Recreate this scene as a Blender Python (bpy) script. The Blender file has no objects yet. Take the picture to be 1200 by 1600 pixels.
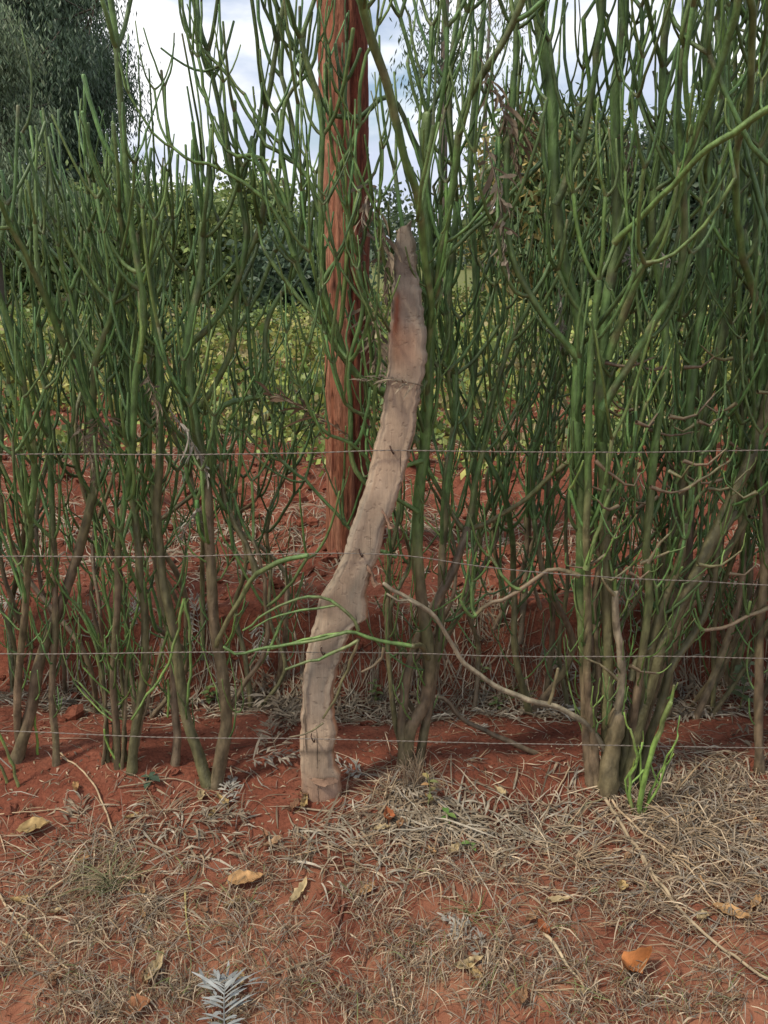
import bpy, math
import numpy as np
from mathutils import Vector
D2R = math.pi/180
rng = np.random.default_rng(11)
S = bpy.context.scene
COL = S.collection

# ------------------------------------------------------------------ camera, world, sun, exposure
EYE, PITCH, FPX = 1.5, 17.5*D2R, 1331.0
cd = bpy.data.cameras.new("camera"); cam = bpy.data.objects.new("camera", cd); COL.objects.link(cam)
cam.location = (0, 0, EYE); cam.rotation_euler = (math.pi/2-PITCH, 0, 0)
cd.sensor_fit = 'VERTICAL'; cd.angle = 2*math.atan(800/FPX); cd.clip_start = .05; cd.clip_end = 9000
S.camera = cam
SUN_EL, SUN_AZ = 56*D2R, -118*D2R          # azimuth from +Y, negative = to the left; sun high, behind the viewer's left shoulder
w = bpy.data.worlds.new("World"); S.world = w; w.use_nodes = True
nt = w.node_tree; N = nt.nodes; L = nt.links; N.clear()
out = N.new('ShaderNodeOutputWorld'); bg = N.new('ShaderNodeBackground'); bg.inputs[1].default_value = .1
sky = N.new('ShaderNodeTexSky'); sky.sky_type = 'NISHITA'; sky.sun_disc = False
sky.sun_elevation = SUN_EL; sky.sun_rotation = SUN_AZ; sky.dust_density = 1.5
tc = N.new('ShaderNodeTexCoord'); mp = N.new('ShaderNodeMapping'); mp.inputs['Scale'].default_value = (1, 1, 2.6)
mp.inputs['Location'].default_value = (.35, .2, .1)
n1 = N.new('ShaderNodeTexNoise'); n1.inputs['Scale'].default_value = 2.6; n1.inputs['Detail'].default_value = 7; n1.inputs['Roughness'].default_value = .55
r1 = N.new('ShaderNodeValToRGB'); r1.color_ramp.elements[0].position = .36; r1.color_ramp.elements[1].position = .50
n2 = N.new('ShaderNodeTexNoise'); n2.inputs['Scale'].default_value = 4.2; n2.inputs['Detail'].default_value = 6
r2 = N.new('ShaderNodeValToRGB'); e = r2.color_ramp.elements
e[0].position = .40; e[0].color = (4.8, 5.3, 6.5, 1); e[1].position = .57; e[1].color = (9.4, 9.4, 9.5, 1)
mx = N.new('ShaderNodeMix'); mx.data_type = 'RGBA'
L.new(tc.outputs['Generated'], mp.inputs[0]); L.new(mp.outputs[0], n1.inputs[0]); L.new(mp.outputs[0], n2.inputs[0])
L.new(n1.outputs[0], r1.inputs[0]); L.new(n2.outputs[0], r2.inputs[0])
L.new(r1.outputs[0], mx.inputs[0]); L.new(sky.outputs[0], mx.inputs[6]); L.new(r2.outputs[0], mx.inputs[7])
L.new(mx.outputs[2], bg.inputs[0]); L.new(bg.outputs[0], out.inputs[0])
sd = bpy.data.lights.new("sun", 'SUN'); sd.energy = 2.75; sd.angle = 7*D2R; sd.color = (1, .90, .74)
sun = bpy.data.objects.new("sun", sd); COL.objects.link(sun)
sv = Vector((math.sin(SUN_AZ)*math.cos(SUN_EL), math.cos(SUN_AZ)*math.cos(SUN_EL), math.sin(SUN_EL)))
sun.rotation_euler = sv.to_track_quat('Z', 'Y').to_euler()
S.view_settings.view_transform = 'Standard'; S.view_settings.look = 'None'
S.view_settings.exposure = 0.55; S.view_settings.gamma = 1

# ------------------------------------------------------------------ noise, terrain height, pixel -> world helpers
def _h(ix, iy, iz, s):
    n = (ix*374761393 + iy*668265263 + iz*2147483647 + s*974634777) & 0xffffffff
    n = ((n ^ (n >> 13))*1274126177) & 0xffffffff
    return ((n ^ (n >> 16)) & 0xffffff)/float(0xffffff)
def vnoise(x, y, z=None, s=0):
    x = np.asarray(x, float); y = np.asarray(y, float); z = np.zeros_like(x) if z is None else np.asarray(z, float)
    x0, y0, z0 = np.floor(x).astype(np.int64), np.floor(y).astype(np.int64), np.floor(z).astype(np.int64)
    fx, fy, fz = x-x0, y-y0, z-z0
    fx, fy, fz = [f*f*(3-2*f) for f in (fx, fy, fz)]
    r = 0
    for dx in (0, 1):
        for dy in (0, 1):
            for dz in (0, 1):
                r = r+_h(x0+dx, y0+dy, z0+dz, s)*(fx if dx else 1-fx)*(fy if dy else 1-fy)*(fz if dz else 1-fz)
    return r*2-1
def fbm(x, y, o=4, s=0, g=.5):
    r, a, f = 0, 1, 1
    for k in range(o):
        r = r+a*vnoise(x*f+17.3*k, y*f-9.1*k, None, s+k); a *= g; f *= 2.03
    return r
def sstep(a, b, x):
    t = np.clip((x-a)/(b-a), 0, 1); return t*t*(3-2*t)
def H(x, y):
    x = np.asarray(x, float); y = np.asarray(y, float)
    wob = .11*vnoise(x*1.3, x*0+3.3, None, 5)+.05*vnoise(x*4.1, x*0+1.3, None, 6)
    near = sstep(30, 4, y)
    h = -.07*np.clip(2.05-y, -0, 2.5)
    h = h+.045*np.exp(-((y-2.24-.5*wob)/.15)**2)*(1-.6*np.exp(-((x+.15)/.25)**2))
    bank = sstep(2.74+wob, 2.90+wob, y)
    h = h-.05*np.exp(-((y-2.66-wob)/.11)**2)+bank*(.24+.012*np.clip(y-3, 0, 10))
    fur = bank*sstep(3.1, 3.5, y)*near
    h = h+fur*(.055*np.sin((y+1.6*wob)*2*math.pi/.95)+.06*fbm(x*1.7, y*2.4, 3, 20))
    clod = np.abs(fbm(x*7, y*7, 3, 9))
    h = h+near*(.020*fbm(x*2.2, y*2.2, 3, 1)+(.010+.035*fur+.018*bank*(1-sstep(3.0,3.3,y)))*(clod-.4)+.0045*fbm(x*22, y*22, 3, 3)+.0022*fbm(x*70, y*70, 2, 4))
    return h
_ct, _st = math.cos(PITCH), math.sin(PITCH)
def ray(px, py):
    a, b = px-600, 800-py
    return np.array([a, FPX*_ct+b*_st, -FPX*_st+b*_ct])
def P(px, py, Y):
    r = ray(px, py); return np.array([0, 0, EYE])+r*(Y/r[1])
def G(px, py):
    r = ray(px, py); ys = np.concatenate([np.arange(.9, 4, .006), np.arange(4, 40, .05)])
    pts = np.array([0, 0, EYE])+np.outer(ys/r[1], r)
    d = pts[:, 2]-H(pts[:, 0], pts[:, 1]); k = np.argmax(d < 0)
    p = pts[k].copy(); p[2] = H(p[0], p[1]); return p

# ------------------------------------------------------------------ mesh accumulators
class Acc:
    def __init__(s): s.V, s.F, s.C, s.n = [], [], [], 0
    def add(s, v, f, c):
        v = np.asarray(v, np.float32).reshape(-1, 3); f = np.asarray(f, np.int64).reshape(-1, 4)
        c = np.asarray(c, np.float32)
        if c.ndim == 1: c = np.tile(c, (len(v), 1))
        s.V.append(v); s.F.append(f+s.n); s.C.append(c); s.n += len(v)
    def mesh(s, name, origin=(0, 0, 0), smooth=True):
        V = np.concatenate(s.V)-np.asarray(origin, np.float32); F = np.concatenate(s.F); Cc = np.concatenate(s.C)
        m = bpy.data.meshes.new(name); m.vertices.add(len(V)); m.vertices.foreach_set('co', V.astype(np.float32).ravel())
        m.loops.add(F.size); m.loops.foreach_set('vertex_index', F.ravel().astype(np.int32))
        m.polygons.add(len(F)); m.polygons.foreach_set('loop_start', np.arange(0, F.size, 4, dtype=np.int32))
        m.polygons.foreach_set('use_smooth', np.full(len(F), smooth, dtype=bool))
        a = m.color_attributes.new('tint', 'FLOAT_COLOR', 'POINT')
        a.data.foreach_set('color', np.concatenate([Cc, np.ones((len(Cc), 1), np.float32)], 1).ravel().astype(np.float32))
        m.update(calc_edges=True); return m
def link(name, mesh, mat, parent=None, loc=None):
    o = bpy.data.objects.new(name, mesh); COL.objects.link(o)
    if mat and not mesh.materials: mesh.materials.append(mat)
    if parent is not None: o.parent = parent
    if loc is not None: o.location = loc
    return o
def tag(o, label=None, cat=None, group=None, kind=None):
    if label: o['label'] = label
    if cat: o['category'] = cat
    if group: o['group'] = group
    if kind: o['kind'] = kind
    return o
def empty(name, loc, label, cat, group=None):
    o = bpy.data.objects.new(name, None); COL.objects.link(o); o.location = [float(t) for t in loc]; o.empty_display_size = .05
    return tag(o, label, cat, group)
def part(name, acc, mat, parent, root=None, smooth=True):
    root = root or parent
    return link(name, acc.mesh(name, tuple(root.location), smooth), mat, parent)
def thing(name, acc, mat, origin, label=None, cat=None, group=None, kind=None, smooth=True):
    o = link(name, acc.mesh(name, tuple(origin), smooth), mat, None, [float(t) for t in origin])
    return tag(o, label, cat, group, kind)

AX = np.eye(3)
def tube(acc, pts, rad, col, n=6, tip=True, rough=0.0, seed=0):
    p = np.asarray(pts, float); r = np.broadcast_to(np.asarray(rad, float), (len(p),)).copy()
    col = np.asarray(col, float)
    if tip:
        d = p[-1]-p[-2]; d /= np.linalg.norm(d)+1e-9
        p = np.vstack([p, p[-1]+d*r[-1]*.6, p[-1]+d*r[-1]*.8]); r = np.append(r, [r[-1]*.75, r[-1]*.05])
        if col.ndim == 2: col = np.vstack([col, col[-1:], col[-1:]])
    t = np.gradient(p, axis=0); t /= np.linalg.norm(t, axis=1, keepdims=True)+1e-9
    k = np.argmin(np.abs(t).max(0)); ref = AX[k]
    u = np.cross(t, ref); u /= np.linalg.norm(u, axis=1, keepdims=True)+1e-9
    v = np.cross(t, u)
    a = np.arange(n)*2*math.pi/n; ca, sa = np.cos(a), np.sin(a)
    rr = r[:, None]*np.ones(n)
    if rough: rr = rr*(1+rough*np.array(rng.normal(size=(len(p), n))))
    V = p[:, None]+rr[..., None]*(ca[None, :, None]*u[:, None]+sa[None, :, None]*v[:, None])
    m = len(p); i = np.arange(m-1)[:, None]*n; j = np.arange(n)[None]; j2 = (j+1) % n
    F = np.stack([i+j, i+j2, i+n+j2, i+n+j], -1).reshape(-1, 4)
    if col.ndim == 2: col = np.repeat(col, n, 0)
    acc.add(V, F, col)
def resample(pts, step):
    p = np.asarray(pts, float)
    if len(p) > 2:
        q = np.vstack([2*p[0]-p[1], p, 2*p[-1]-p[-2]]); o = []
        for i in range(1, len(q)-2):
            t = np.linspace(0, 1, 8, endpoint=False)[:, None]
            o.append(.5*((2*q[i])+(-q[i-1]+q[i+1])*t+(2*q[i-1]-5*q[i]+4*q[i+1]-q[i+2])*t**2+(-q[i-1]+3*q[i]-3*q[i+1]+q[i+2])*t**3))
        p = np.vstack(o+[q[-2:-1]])
    s = np.r_[0, np.cumsum(np.linalg.norm(np.diff(p, axis=0), axis=1))]
    m = max(3, int(s[-1]/step)+1); u = np.linspace(0, s[-1], m)
    return np.stack([np.interp(u, s, p[:, k]) for k in range(3)], 1)

# ------------------------------------------------------------------ materials
def nodes(name):
    m = bpy.data.materials.new(name); m.use_nodes = True; t = m.node_tree
    return m, t.nodes, t.links, t.nodes['Principled BSDF']
def mat_tint(name, rough=.6, nscale=60, amt=.35, bump=.3, bscale=150, sub=0, spec=.5, dist=.002, trans=0, stretch=(1, 1, 1)):
    m, N, L, b = nodes(name)
    a = N.new('ShaderNodeAttribute'); a.attribute_name = 'tint'
    tc = N.new('ShaderNodeTexCoord'); mp = N.new('ShaderNodeMapping'); mp.inputs['Scale'].default_value = stretch
    n = N.new('ShaderNodeTexNoise'); n.inputs['Scale'].default_value = nscale; n.inputs['Detail'].default_value = 4
    mr = N.new('ShaderNodeMapRange'); mr.inputs[1].default_value = .3; mr.inputs[2].default_value = .7
    mr.inputs[3].default_value = 1-amt; mr.inputs[4].default_value = 1+amt
    vm = N.new('ShaderNodeVectorMath'); vm.operation = 'SCALE'
    n2 = N.new('ShaderNodeTexNoise'); n2.inputs['Scale'].default_value = bscale; n2.inputs['Detail'].default_value = 3
    bp = N.new('ShaderNodeBump'); bp.inputs['Strength'].default_value = bump; bp.inputs['Distance'].default_value = dist
    L.new(tc.outputs['Object'], mp.inputs[0]); L.new(mp.outputs[0], n.inputs[0]); L.new(mp.outputs[0], n2.inputs[0])
    L.new(n.outputs[0], mr.inputs[0]); L.new(a.outputs['Color'], vm.inputs[0]); L.new(mr.outputs[0], vm.inputs['Scale'])
    L.new(vm.outputs[0], b.inputs['Base Color']); L.new(n2.outputs[0], bp.inputs['Height']); L.new(bp.outputs[0], b.inputs['Normal'])
    b.inputs['Roughness'].default_value = rough; b.inputs['Specular IOR Level'].default_value = spec
    if trans:
        tr = N.new('ShaderNodeBsdfTranslucent'); ms = N.new('ShaderNodeMixShader'); ms.inputs[0].default_value = trans
        L.new(vm.outputs[0], tr.inputs[0]); L.new(b.outputs[0], ms.inputs[1]); L.new(tr.outputs[0], ms.inputs[2])
        L.new(ms.outputs[0], N['Material Output'].inputs[0])
    return m
M_STEM = mat_tint('pencil_stem', .5, 60, .42, .6, 200, spec=.4, dist=.003, stretch=(1, 1, .45))
M_LEAF = mat_tint('leaf', .55, 9, .25, .1, 30, trans=.3)
M_DRY = mat_tint('dry_litter', .85, 40, .3, .3, 200, spec=.2, trans=.12)
M_BARK = mat_tint('bark', .85, 12, .35, .6, 40, spec=.2, dist=.01, stretch=(1, 1, .3))

def soil_material():
    m, N, L, b = nodes('red_soil')
    g = N.new('ShaderNodeNewGeometry'); pos = g.outputs['Position']
    def noise(sc, det=6, ro=.6):
        n = N.new('ShaderNodeTexNoise'); n.inputs['Scale'].default_value = sc; n.inputs['Detail'].default_value = det; n.inputs['Roughness'].default_value = ro
        L.new(pos, n.inputs[0]); return n.outputs[0]
    def ramp(src, cols):
        r = N.new('ShaderNodeValToRGB'); el = r.color_ramp.elements
        while len(el) < len(cols): el.new(.5)
        for q, (p_, c) in zip(el, cols): q.position = p_; q.color = (*c, 1)
        L.new(src, r.inputs[0]); return r.outputs[0]
    c1 = ramp(noise(3.2, 8, .65), [(.3, (.100, .032, .020)), (.5, (.150, .049, .029)), (.7, (.195, .076, .048))])
    c2 = ramp(noise(95, 5, .7), [(.3, (.55, .5, .5)), (.5, (1, 1, 1)), (.72, (1.35, 1.3, 1.25))])
    mu = N.new('ShaderNodeMix'); mu.data_type = 'RGBA'; mu.blend_type = 'MULTIPLY'; mu.inputs[0].default_value = .9
    L.new(c1, mu.inputs[6]); L.new(c2, mu.inputs[7])
    # dusty, trampled verge in front of the fence
    sp = N.new('ShaderNodeSeparateXYZ'); L.new(pos, sp.inputs[0])
    mr = N.new('ShaderNodeMapRange'); mr.inputs[1].default_value = 2.0; mr.inputs[2].default_value = 1.45; L.new(sp.outputs[1], mr.inputs[0])
    nm = N.new('ShaderNodeMapRange'); nm.inputs[1].default_value = .35; nm.inputs[2].default_value = .6; L.new(noise(7, 5, .6), nm.inputs[0])
    mm = N.new('ShaderNodeMath'); mm.operation = 'MULTIPLY'; L.new(mr.outputs[0], mm.inputs[0]); L.new(nm.outputs[0], mm.inputs[1])
    m2 = N.new('ShaderNodeMix'); m2.data_type = 'RGBA'; L.new(mm.outputs[0], m2.inputs[0]); L.new(mu.outputs[2], m2.inputs[6]); m2.inputs[7].default_value = (.25, .112, .066, 1)
    # far field: straw and weeds tint the soil
    mf = N.new('ShaderNodeMapRange'); mf.inputs[1].default_value = 6; mf.inputs[2].default_value = 14; L.new(sp.outputs[1], mf.inputs[0])
    m3 = N.new('ShaderNodeMix'); m3.data_type = 'RGBA'; L.new(mf.outputs[0], m3.inputs[0]); L.new(m2.outputs[2], m3.inputs[6]); m3.inputs[7].default_value = (.12, .13, .045, 1)
    L.new(m3.outputs[2], b.inputs['Base Color']); b.inputs['Roughness'].default_value = .95; b.inputs['Specular IOR Level'].default_value = .15
    b1 = N.new('ShaderNodeBump'); b1.inputs['Strength'].default_value = .7; b1.inputs['Distance'].default_value = .006; L.new(noise(120, 8, .7), b1.inputs['Height'])
    b2 = N.new('ShaderNodeBump'); b2.inputs['Strength'].default_value = .6; b2.inputs['Distance'].default_value = .02; L.new(noise(28, 6, .6), b2.inputs['Height']); L.new(b1.outputs[0], b2.inputs['Normal'])
    L.new(b2.outputs[0], b.inputs['Normal']); return m
M_SOIL = soil_material()

# ------------------------------------------------------------------ ground
def axis(lo, hi, step, ext, g=1.16):
    a = list(np.arange(lo, hi, step)); s = step; v = a[-1]
    while v < ext: s *= g; v += s; a.append(v)
    return a
xp = axis(0, 1.9, .0105, 4000, 1.10); xs = np.array([-t for t in xp[:0:-1]]+xp)
ya = axis(1.0, 4.4, .011, 4000, 1.022)
# cap growth: after 60 m grow faster
ya = [t for t in ya if t < 60]; s = .9
while ya[-1] < 4000: s *= 1.25; ya.append(ya[-1]+s)
yb = axis(0, .2, .05, 40, 1.25); ys = np.array([1.0-t for t in yb[:0:-1]]+ya)
X, Y = np.meshgrid(xs, ys); Z = H(X, Y)
acc = Acc(); nx = len(xs); ny = len(ys)
i = np.arange(ny-1)[:, None]*nx+np.arange(nx-1)[None]
acc.add(np.stack([X, Y, Z], -1), np.stack([i, i+1, i+nx+1, i+nx], -1), (.2, .06, .03))
tag(link('ground', acc.mesh('ground'), M_SOIL), kind='structure')

# soil clods: crumbs and lumps broken out of the ridges
def clods():
    acc = Acc(); n = 3600
    x = rng.uniform(-2.6, 2.6, n); y = np.where(rng.random(n) < .75, rng.uniform(2.75, 6.5, n), rng.uniform(1.3, 2.75, n))
    r = np.exp(rng.normal(-4.75, .55, n)); r = np.where(y > 3, r*1.5, r*.8); r = np.clip(r, .003, .055)
    z = H(x, y)
    ph = np.array([0, 60, 120, 180, 240, 300])*D2R
    rings = [(-.9, .35), (-.2, .95), (.45, .8), (.85, .3)]
    base = np.array([[math.cos(p)*q, math.sin(p)*q, zz] for zz, q in rings for p in ph])
    F = [[k*6+j, k*6+(j+1) % 6, (k+1)*6+(j+1) % 6, (k+1)*6+j] for k in range(3) for j in range(6)]+[[18, 19, 20, 21], [18, 21, 22, 23]]
    F = np.array(F)
    V = base[None]*(1+.22*rng.normal(size=(n, 24, 1)))*r[:, None, None]*np.array([1, 1, .75])
    V = V+np.stack([x, y, z+r*.25], -1)[:, None]
    Fa = F[None]+(np.arange(n)*24)[:, None, None]
    acc.add(V, Fa, (.2, .06, .03))
    tag(link('soil_clods', acc.mesh('soil_clods', smooth=False), M_SOIL), 'crumbled lumps of red soil strewn over the bank and furrows', 'soil clods', kind='stuff')
clods()

# ------------------------------------------------------------------ fence: crooked post and wires
def post_material():
    m, N, L, b = nodes('weathered_post')
    tc = N.new('ShaderNodeTexCoord'); mp = N.new('ShaderNodeMapping'); mp.inputs['Scale'].default_value = (1, 1, .09)
    L.new(tc.outputs['Object'], mp.inputs[0])
    a = N.new('ShaderNodeAttribute'); a.attribute_name = 'tint'
    g = N.new('ShaderNodeTexNoise'); g.inputs['Scale'].default_value = 210; g.inputs['Detail'].default_value = 9; g.inputs['Roughness'].default_value = .7; g.inputs['Distortion'].default_value = .3; L.new(mp.outputs[0], g.inputs[0])
    r = N.new('ShaderNodeMapRange'); r.inputs[1].default_value = .32; r.inputs[2].default_value = .62; r.inputs[3].default_value = .86; r.inputs[4].default_value = 1.06; L.new(g.outputs[0], r.inputs[0])
    bl = N.new('ShaderNodeTexNoise'); bl.inputs['Scale'].default_value = 11; bl.inputs['Detail'].default_value = 8; bl.inputs['Roughness'].default_value = .65; L.new(tc.outputs['Object'], bl.inputs[0])
    r2 = N.new('ShaderNodeMapRange'); r2.inputs[1].default_value = .3; r2.inputs[2].default_value = .7; r2.inputs[3].default_value = .68; r2.inputs[4].default_value = 1.25; L.new(bl.outputs[0], r2.inputs[0])
    mu = N.new('ShaderNodeMath'); mu.operation = 'MULTIPLY'; L.new(r.outputs[0], mu.inputs[0]); L.new(r2.outputs[0], mu.inputs[1])
    vm = N.new('ShaderNodeVectorMath'); vm.operation = 'SCALE'; L.new(a.outputs['Color'], vm.inputs[0]); L.new(mu.outputs[0], vm.inputs['Scale'])
    m2 = N.new('ShaderNodeMapping'); m2.inputs['Scale'].default_value = (1, 1, .035); L.new(tc.outputs['Object'], m2.inputs[0])
    ck = N.new('ShaderNodeTexNoise'); ck.inputs['Scale'].default_value = 75; ck.inputs['Detail'].default_value = 4; ck.inputs['Distortion'].default_value = .25; L.new(m2.outputs[0], ck.inputs[0])
    cr = N.new('ShaderNodeMapRange'); cr.inputs[1].default_value = .30; cr.inputs[2].default_value = .345; cr.inputs[3].default_value = .42; L.new(ck.outputs[0], cr.inputs[0])
    pt = N.new('ShaderNodeTexNoise'); pt.inputs['Scale'].default_value = 70; pt.inputs['Detail'].default_value = 5; L.new(tc.outputs['Object'], pt.inputs[0])
    pr = N.new('ShaderNodeMapRange'); pr.inputs[1].default_value = .28; pr.inputs[2].default_value = .42; pr.inputs[3].default_value = .75; L.new(pt.outputs[0], pr.inputs[0])
    mm = N.new('ShaderNodeMath'); mm.operation = 'MULTIPLY'; L.new(cr.outputs[0], mm.inputs[0]); L.new(pr.outputs[0], mm.inputs[1])
    v2 = N.new('ShaderNodeVectorMath'); v2.operation = 'SCALE'; L.new(vm.outputs[0], v2.inputs[0]); L.new(mm.outputs[0], v2.inputs['Scale'])
    L.new(v2.outputs[0], b.inputs['Base Color']); b.inputs['Roughness'].default_value = .85; b.inputs['Specular IOR Level'].default_value = .2
    bp = N.new('ShaderNodeBump'); bp.inputs['Strength'].default_value = .5; bp.inputs['Distance'].default_value = .004; L.new(g.outputs[0], bp.inputs['Height'])
    bq = N.new('ShaderNodeBump'); bq.inputs['Strength'].default_value = .8; bq.inputs['Distance'].default_value = .006; L.new(mm.outputs[0], bq.inputs['Height']); L.new(bp.outputs[0], bq.inputs['Normal']); L.new(bq.outputs[0], b.inputs['Normal'])
    return m
M_POST = post_material()
gb = G(503, 1241); YP = gb[1]
fence = empty('barbed_wire_fence', gb, 'rusty twisted-wire fence of four strands stapled to a crooked weathered wooden post', 'fence')
Lft = [(619, 353), (617, 400), (613, 450), (611, 490), (606, 550), (603, 600), (597, 650), (584, 700), (569, 770), (550, 820), (535, 870), (515, 912), (499, 936), (493, 968), (487, 990), (478, 1030), (472, 1080), (470, 1150), (470, 1200), (473, 1262)]
Rgt = [(644, 353), (650, 400), (656, 450), (664, 500), (667, 560), (656, 620), (646, 680), (636, 735), (611, 800), (590, 870), (577, 905), (571, 935), (575, 962), (556, 975), (541, 1004), (531, 1040), (521, 1080), (523, 1110), (528, 1150), (520, 1172), (521, 1192), (531, 1205), (536, 1262)]
def post():
    ysm = np.linspace(353, 1262, 260)
    lx = np.interp(ysm, [q[1] for q in Lft], [q[0] for q in Lft]); rx = np.interp(ysm, [q[1] for q in Rgt], [q[0] for q in Rgt])
    lx = lx+1.6*vnoise(ysm*.06, ysm*0)+.9*vnoise(ysm*.2, ysm*0+2); rx = rx+2.2*vnoise(ysm*.05, ysm*0+5)+1.8*vnoise(ysm*.17, ysm*0+8)
    n = 64; V = []; C = []
    a = np.arange(n)*2*math.pi/n; ca, sa = np.cos(a), np.sin(a)
    for k, (y, l, r) in enumerate(zip(ysm, lx, rx)):
        pl, pr = P(l, y, YP), P(r, y, YP); c = (pl+pr)/2; hw = (pr[0]-pl[0])/2
        th = .028+.005*math.sin(y*.01)
        e = .5
        ex = np.sign(ca)*np.abs(ca)**e*hw; ey = np.sign(sa)*np.abs(sa)**e*th
        z = np.full(n, c[2]); ey = ey+.0035*vnoise(a*2.2+3, z*6, None, 3)+.0009*vnoise(a*9, z*4, None, 7)
        ex = ex+.0015*vnoise(a*7, z*6, None, 8)
        crk = np.clip(vnoise(a*7+.002*y, z*2.6, None, 61)-.72, 0, 1)*(sa < .3); ey = ey*(1-.35*crk); 
        V.append(np.stack([c[0]+ex, c[1]+ey, z+.012*ca*(k < 2)], -1))
        u = ca                                          # -1 left .. 1 right
        nz = vnoise(a*1.8, z*5, None, 40)+.6*vnoise(a*6, z*14, None, 41)
        grey = np.array([.245, .215, .170]); tan = np.array([.38, .285, .20]); red = np.array([.20, .065, .035]); org = np.array([.36, .155, .07])
        top = float(sstep(640, 430, y)); base = float(sstep(1020, 1180, y))
        w = np.clip(.55*top+.42+.45*nz-.25*base, 0, 1)[:, None]
        c_ = tan*(1-w)+grey*w
        ow = np.clip((u-.72)*3.2+.5*nz, 0, 1)*float(sstep(560, 800, y))*.75
        c_ = c_*(1-ow[:, None])+org*ow[:, None]
        lw = np.clip((-u-.8)*3+.6*nz, 0, 1)*base*.6
        c_ = c_*(1-lw[:, None])+org*lw[:, None]
        rw = np.exp(-((u+.45+.002*(y-480))/.3)**2)*float(sstep(445, 470, y)*sstep(545, 505, y))*(sa < 0)
        c_ = c_*(1-.9*rw[:, None])+red*.9*rw[:, None]
        g2 = np.exp(-((u+.3)/.5)**2)*float(sstep(490, 530, y)*sstep(600, 540, y))*(sa < 0)*.5
        c_ = c_*(1-g2[:, None])+org*g2[:, None]
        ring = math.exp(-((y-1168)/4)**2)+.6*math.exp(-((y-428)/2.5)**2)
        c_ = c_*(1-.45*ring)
        bs = float(sstep(1185, 1235, y))*.5; c_ = c_*(1-bs)+np.array([.26, .13, .085])*bs
        c_ = c_*(1-2.2*crk)[:, None]*(1+.14*vnoise(a*5, z*30, None, 71)[:, None])
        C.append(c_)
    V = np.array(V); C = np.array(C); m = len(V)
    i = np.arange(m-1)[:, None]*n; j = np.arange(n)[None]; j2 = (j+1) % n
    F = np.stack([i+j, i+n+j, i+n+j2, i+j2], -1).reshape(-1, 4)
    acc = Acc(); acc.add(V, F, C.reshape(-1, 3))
    # sawn, slightly hollow top
    c = V[0].mean(0)+np.array([0, 0, -.003]); h = n//2
    rim = V[0]; inner = (rim-c)*.55+c; cap = np.concatenate([rim, inner, [c]])
    Fc = [[j, (j+1) % n, n+(j+1) % n, n+j] for j in range(n)]+[[n+j, n+(j+1) % n, n+(j+2) % n, 2*n] for j in range(0, n, 2)]
    acc.add(cap, np.array(Fc), (.16, .13, .11))
    o = part('post', acc, M_POST, fence); o['label'] = 'crooked grey-brown split-wood post leaning right at its top'
    # bark flakes lifting at the foot and along the right edge
    for (fx, fy, wd, ht, rot) in [(505, 1222, .075, .02, -.03), (604, 812, .012, .05, .5), (580, 900, .014, .06, .3)]:
        a2 = Acc(); g = np.linspace(-1, 1, 5); u, v = np.meshgrid(g, g)
        q = P(fx, fy, YP-.037)
        du = u*wd/2*(1-.25*np.abs(v))+.003*rng.normal(size=u.shape); dv = v*ht/2+.002*rng.normal(size=u.shape)
        xx = q[0]+du*math.cos(rot)-dv*math.sin(rot); zz = q[2]+du*math.sin(rot)+dv*math.cos(rot)
        yy = q[1]+.012*u**2-.006*(v < 0)*np.abs(v)
        i5 = np.arange(4)[:, None]*5+np.arange(4)[None]
        a2.add(np.stack([xx, yy, zz], -1), np.stack([i5, i5+1, i5+6, i5+5], -1), (.27, .17, .115))
        part('bark_flake', a2, M_POST, fence)
post()
mw, N_, L_, b_ = nodes('galvanised_wire'); b_.inputs['Base Color'].default_value = (.19, .165, .14, 1); b_.inputs['Metallic'].default_value = .35; b_.inputs['Roughness'].default_value = .55
mst, N_, L_, b_ = nodes('rusty_staple'); b_.inputs['Base Color'].default_value = (.05, .025, .018, 1); b_.inputs['Metallic'].default_value = .4; b_.inputs['Roughness'].default_value = .7
WIRES = [[(-260, 709), (0, 708), (150, 708), (300, 709), (480, 706), (600, 702), (740, 704), (900, 706), (1040, 706), (1200, 704), (1460, 702)],
         [(-260, 872), (0, 871), (150, 871), (300, 869), (450, 866), (590, 867), (660, 872), (750, 884), (850, 893), (1000, 903), (1100, 907), (1200, 913), (1460, 924)],
         [(-260, 1020), (0, 1020), (200, 1021), (420, 1019), (600, 1019), (760, 1023), (900, 1025), (1050, 1027), (1200, 1030), (1460, 1034)],
         [(-260, 1136), (0, 1143), (150, 1149), (300, 1153), (450, 1154), (600, 1157), (760, 1160), (900, 1162), (1050, 1165), (1200, 1167), (1460, 1170)]]
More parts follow.
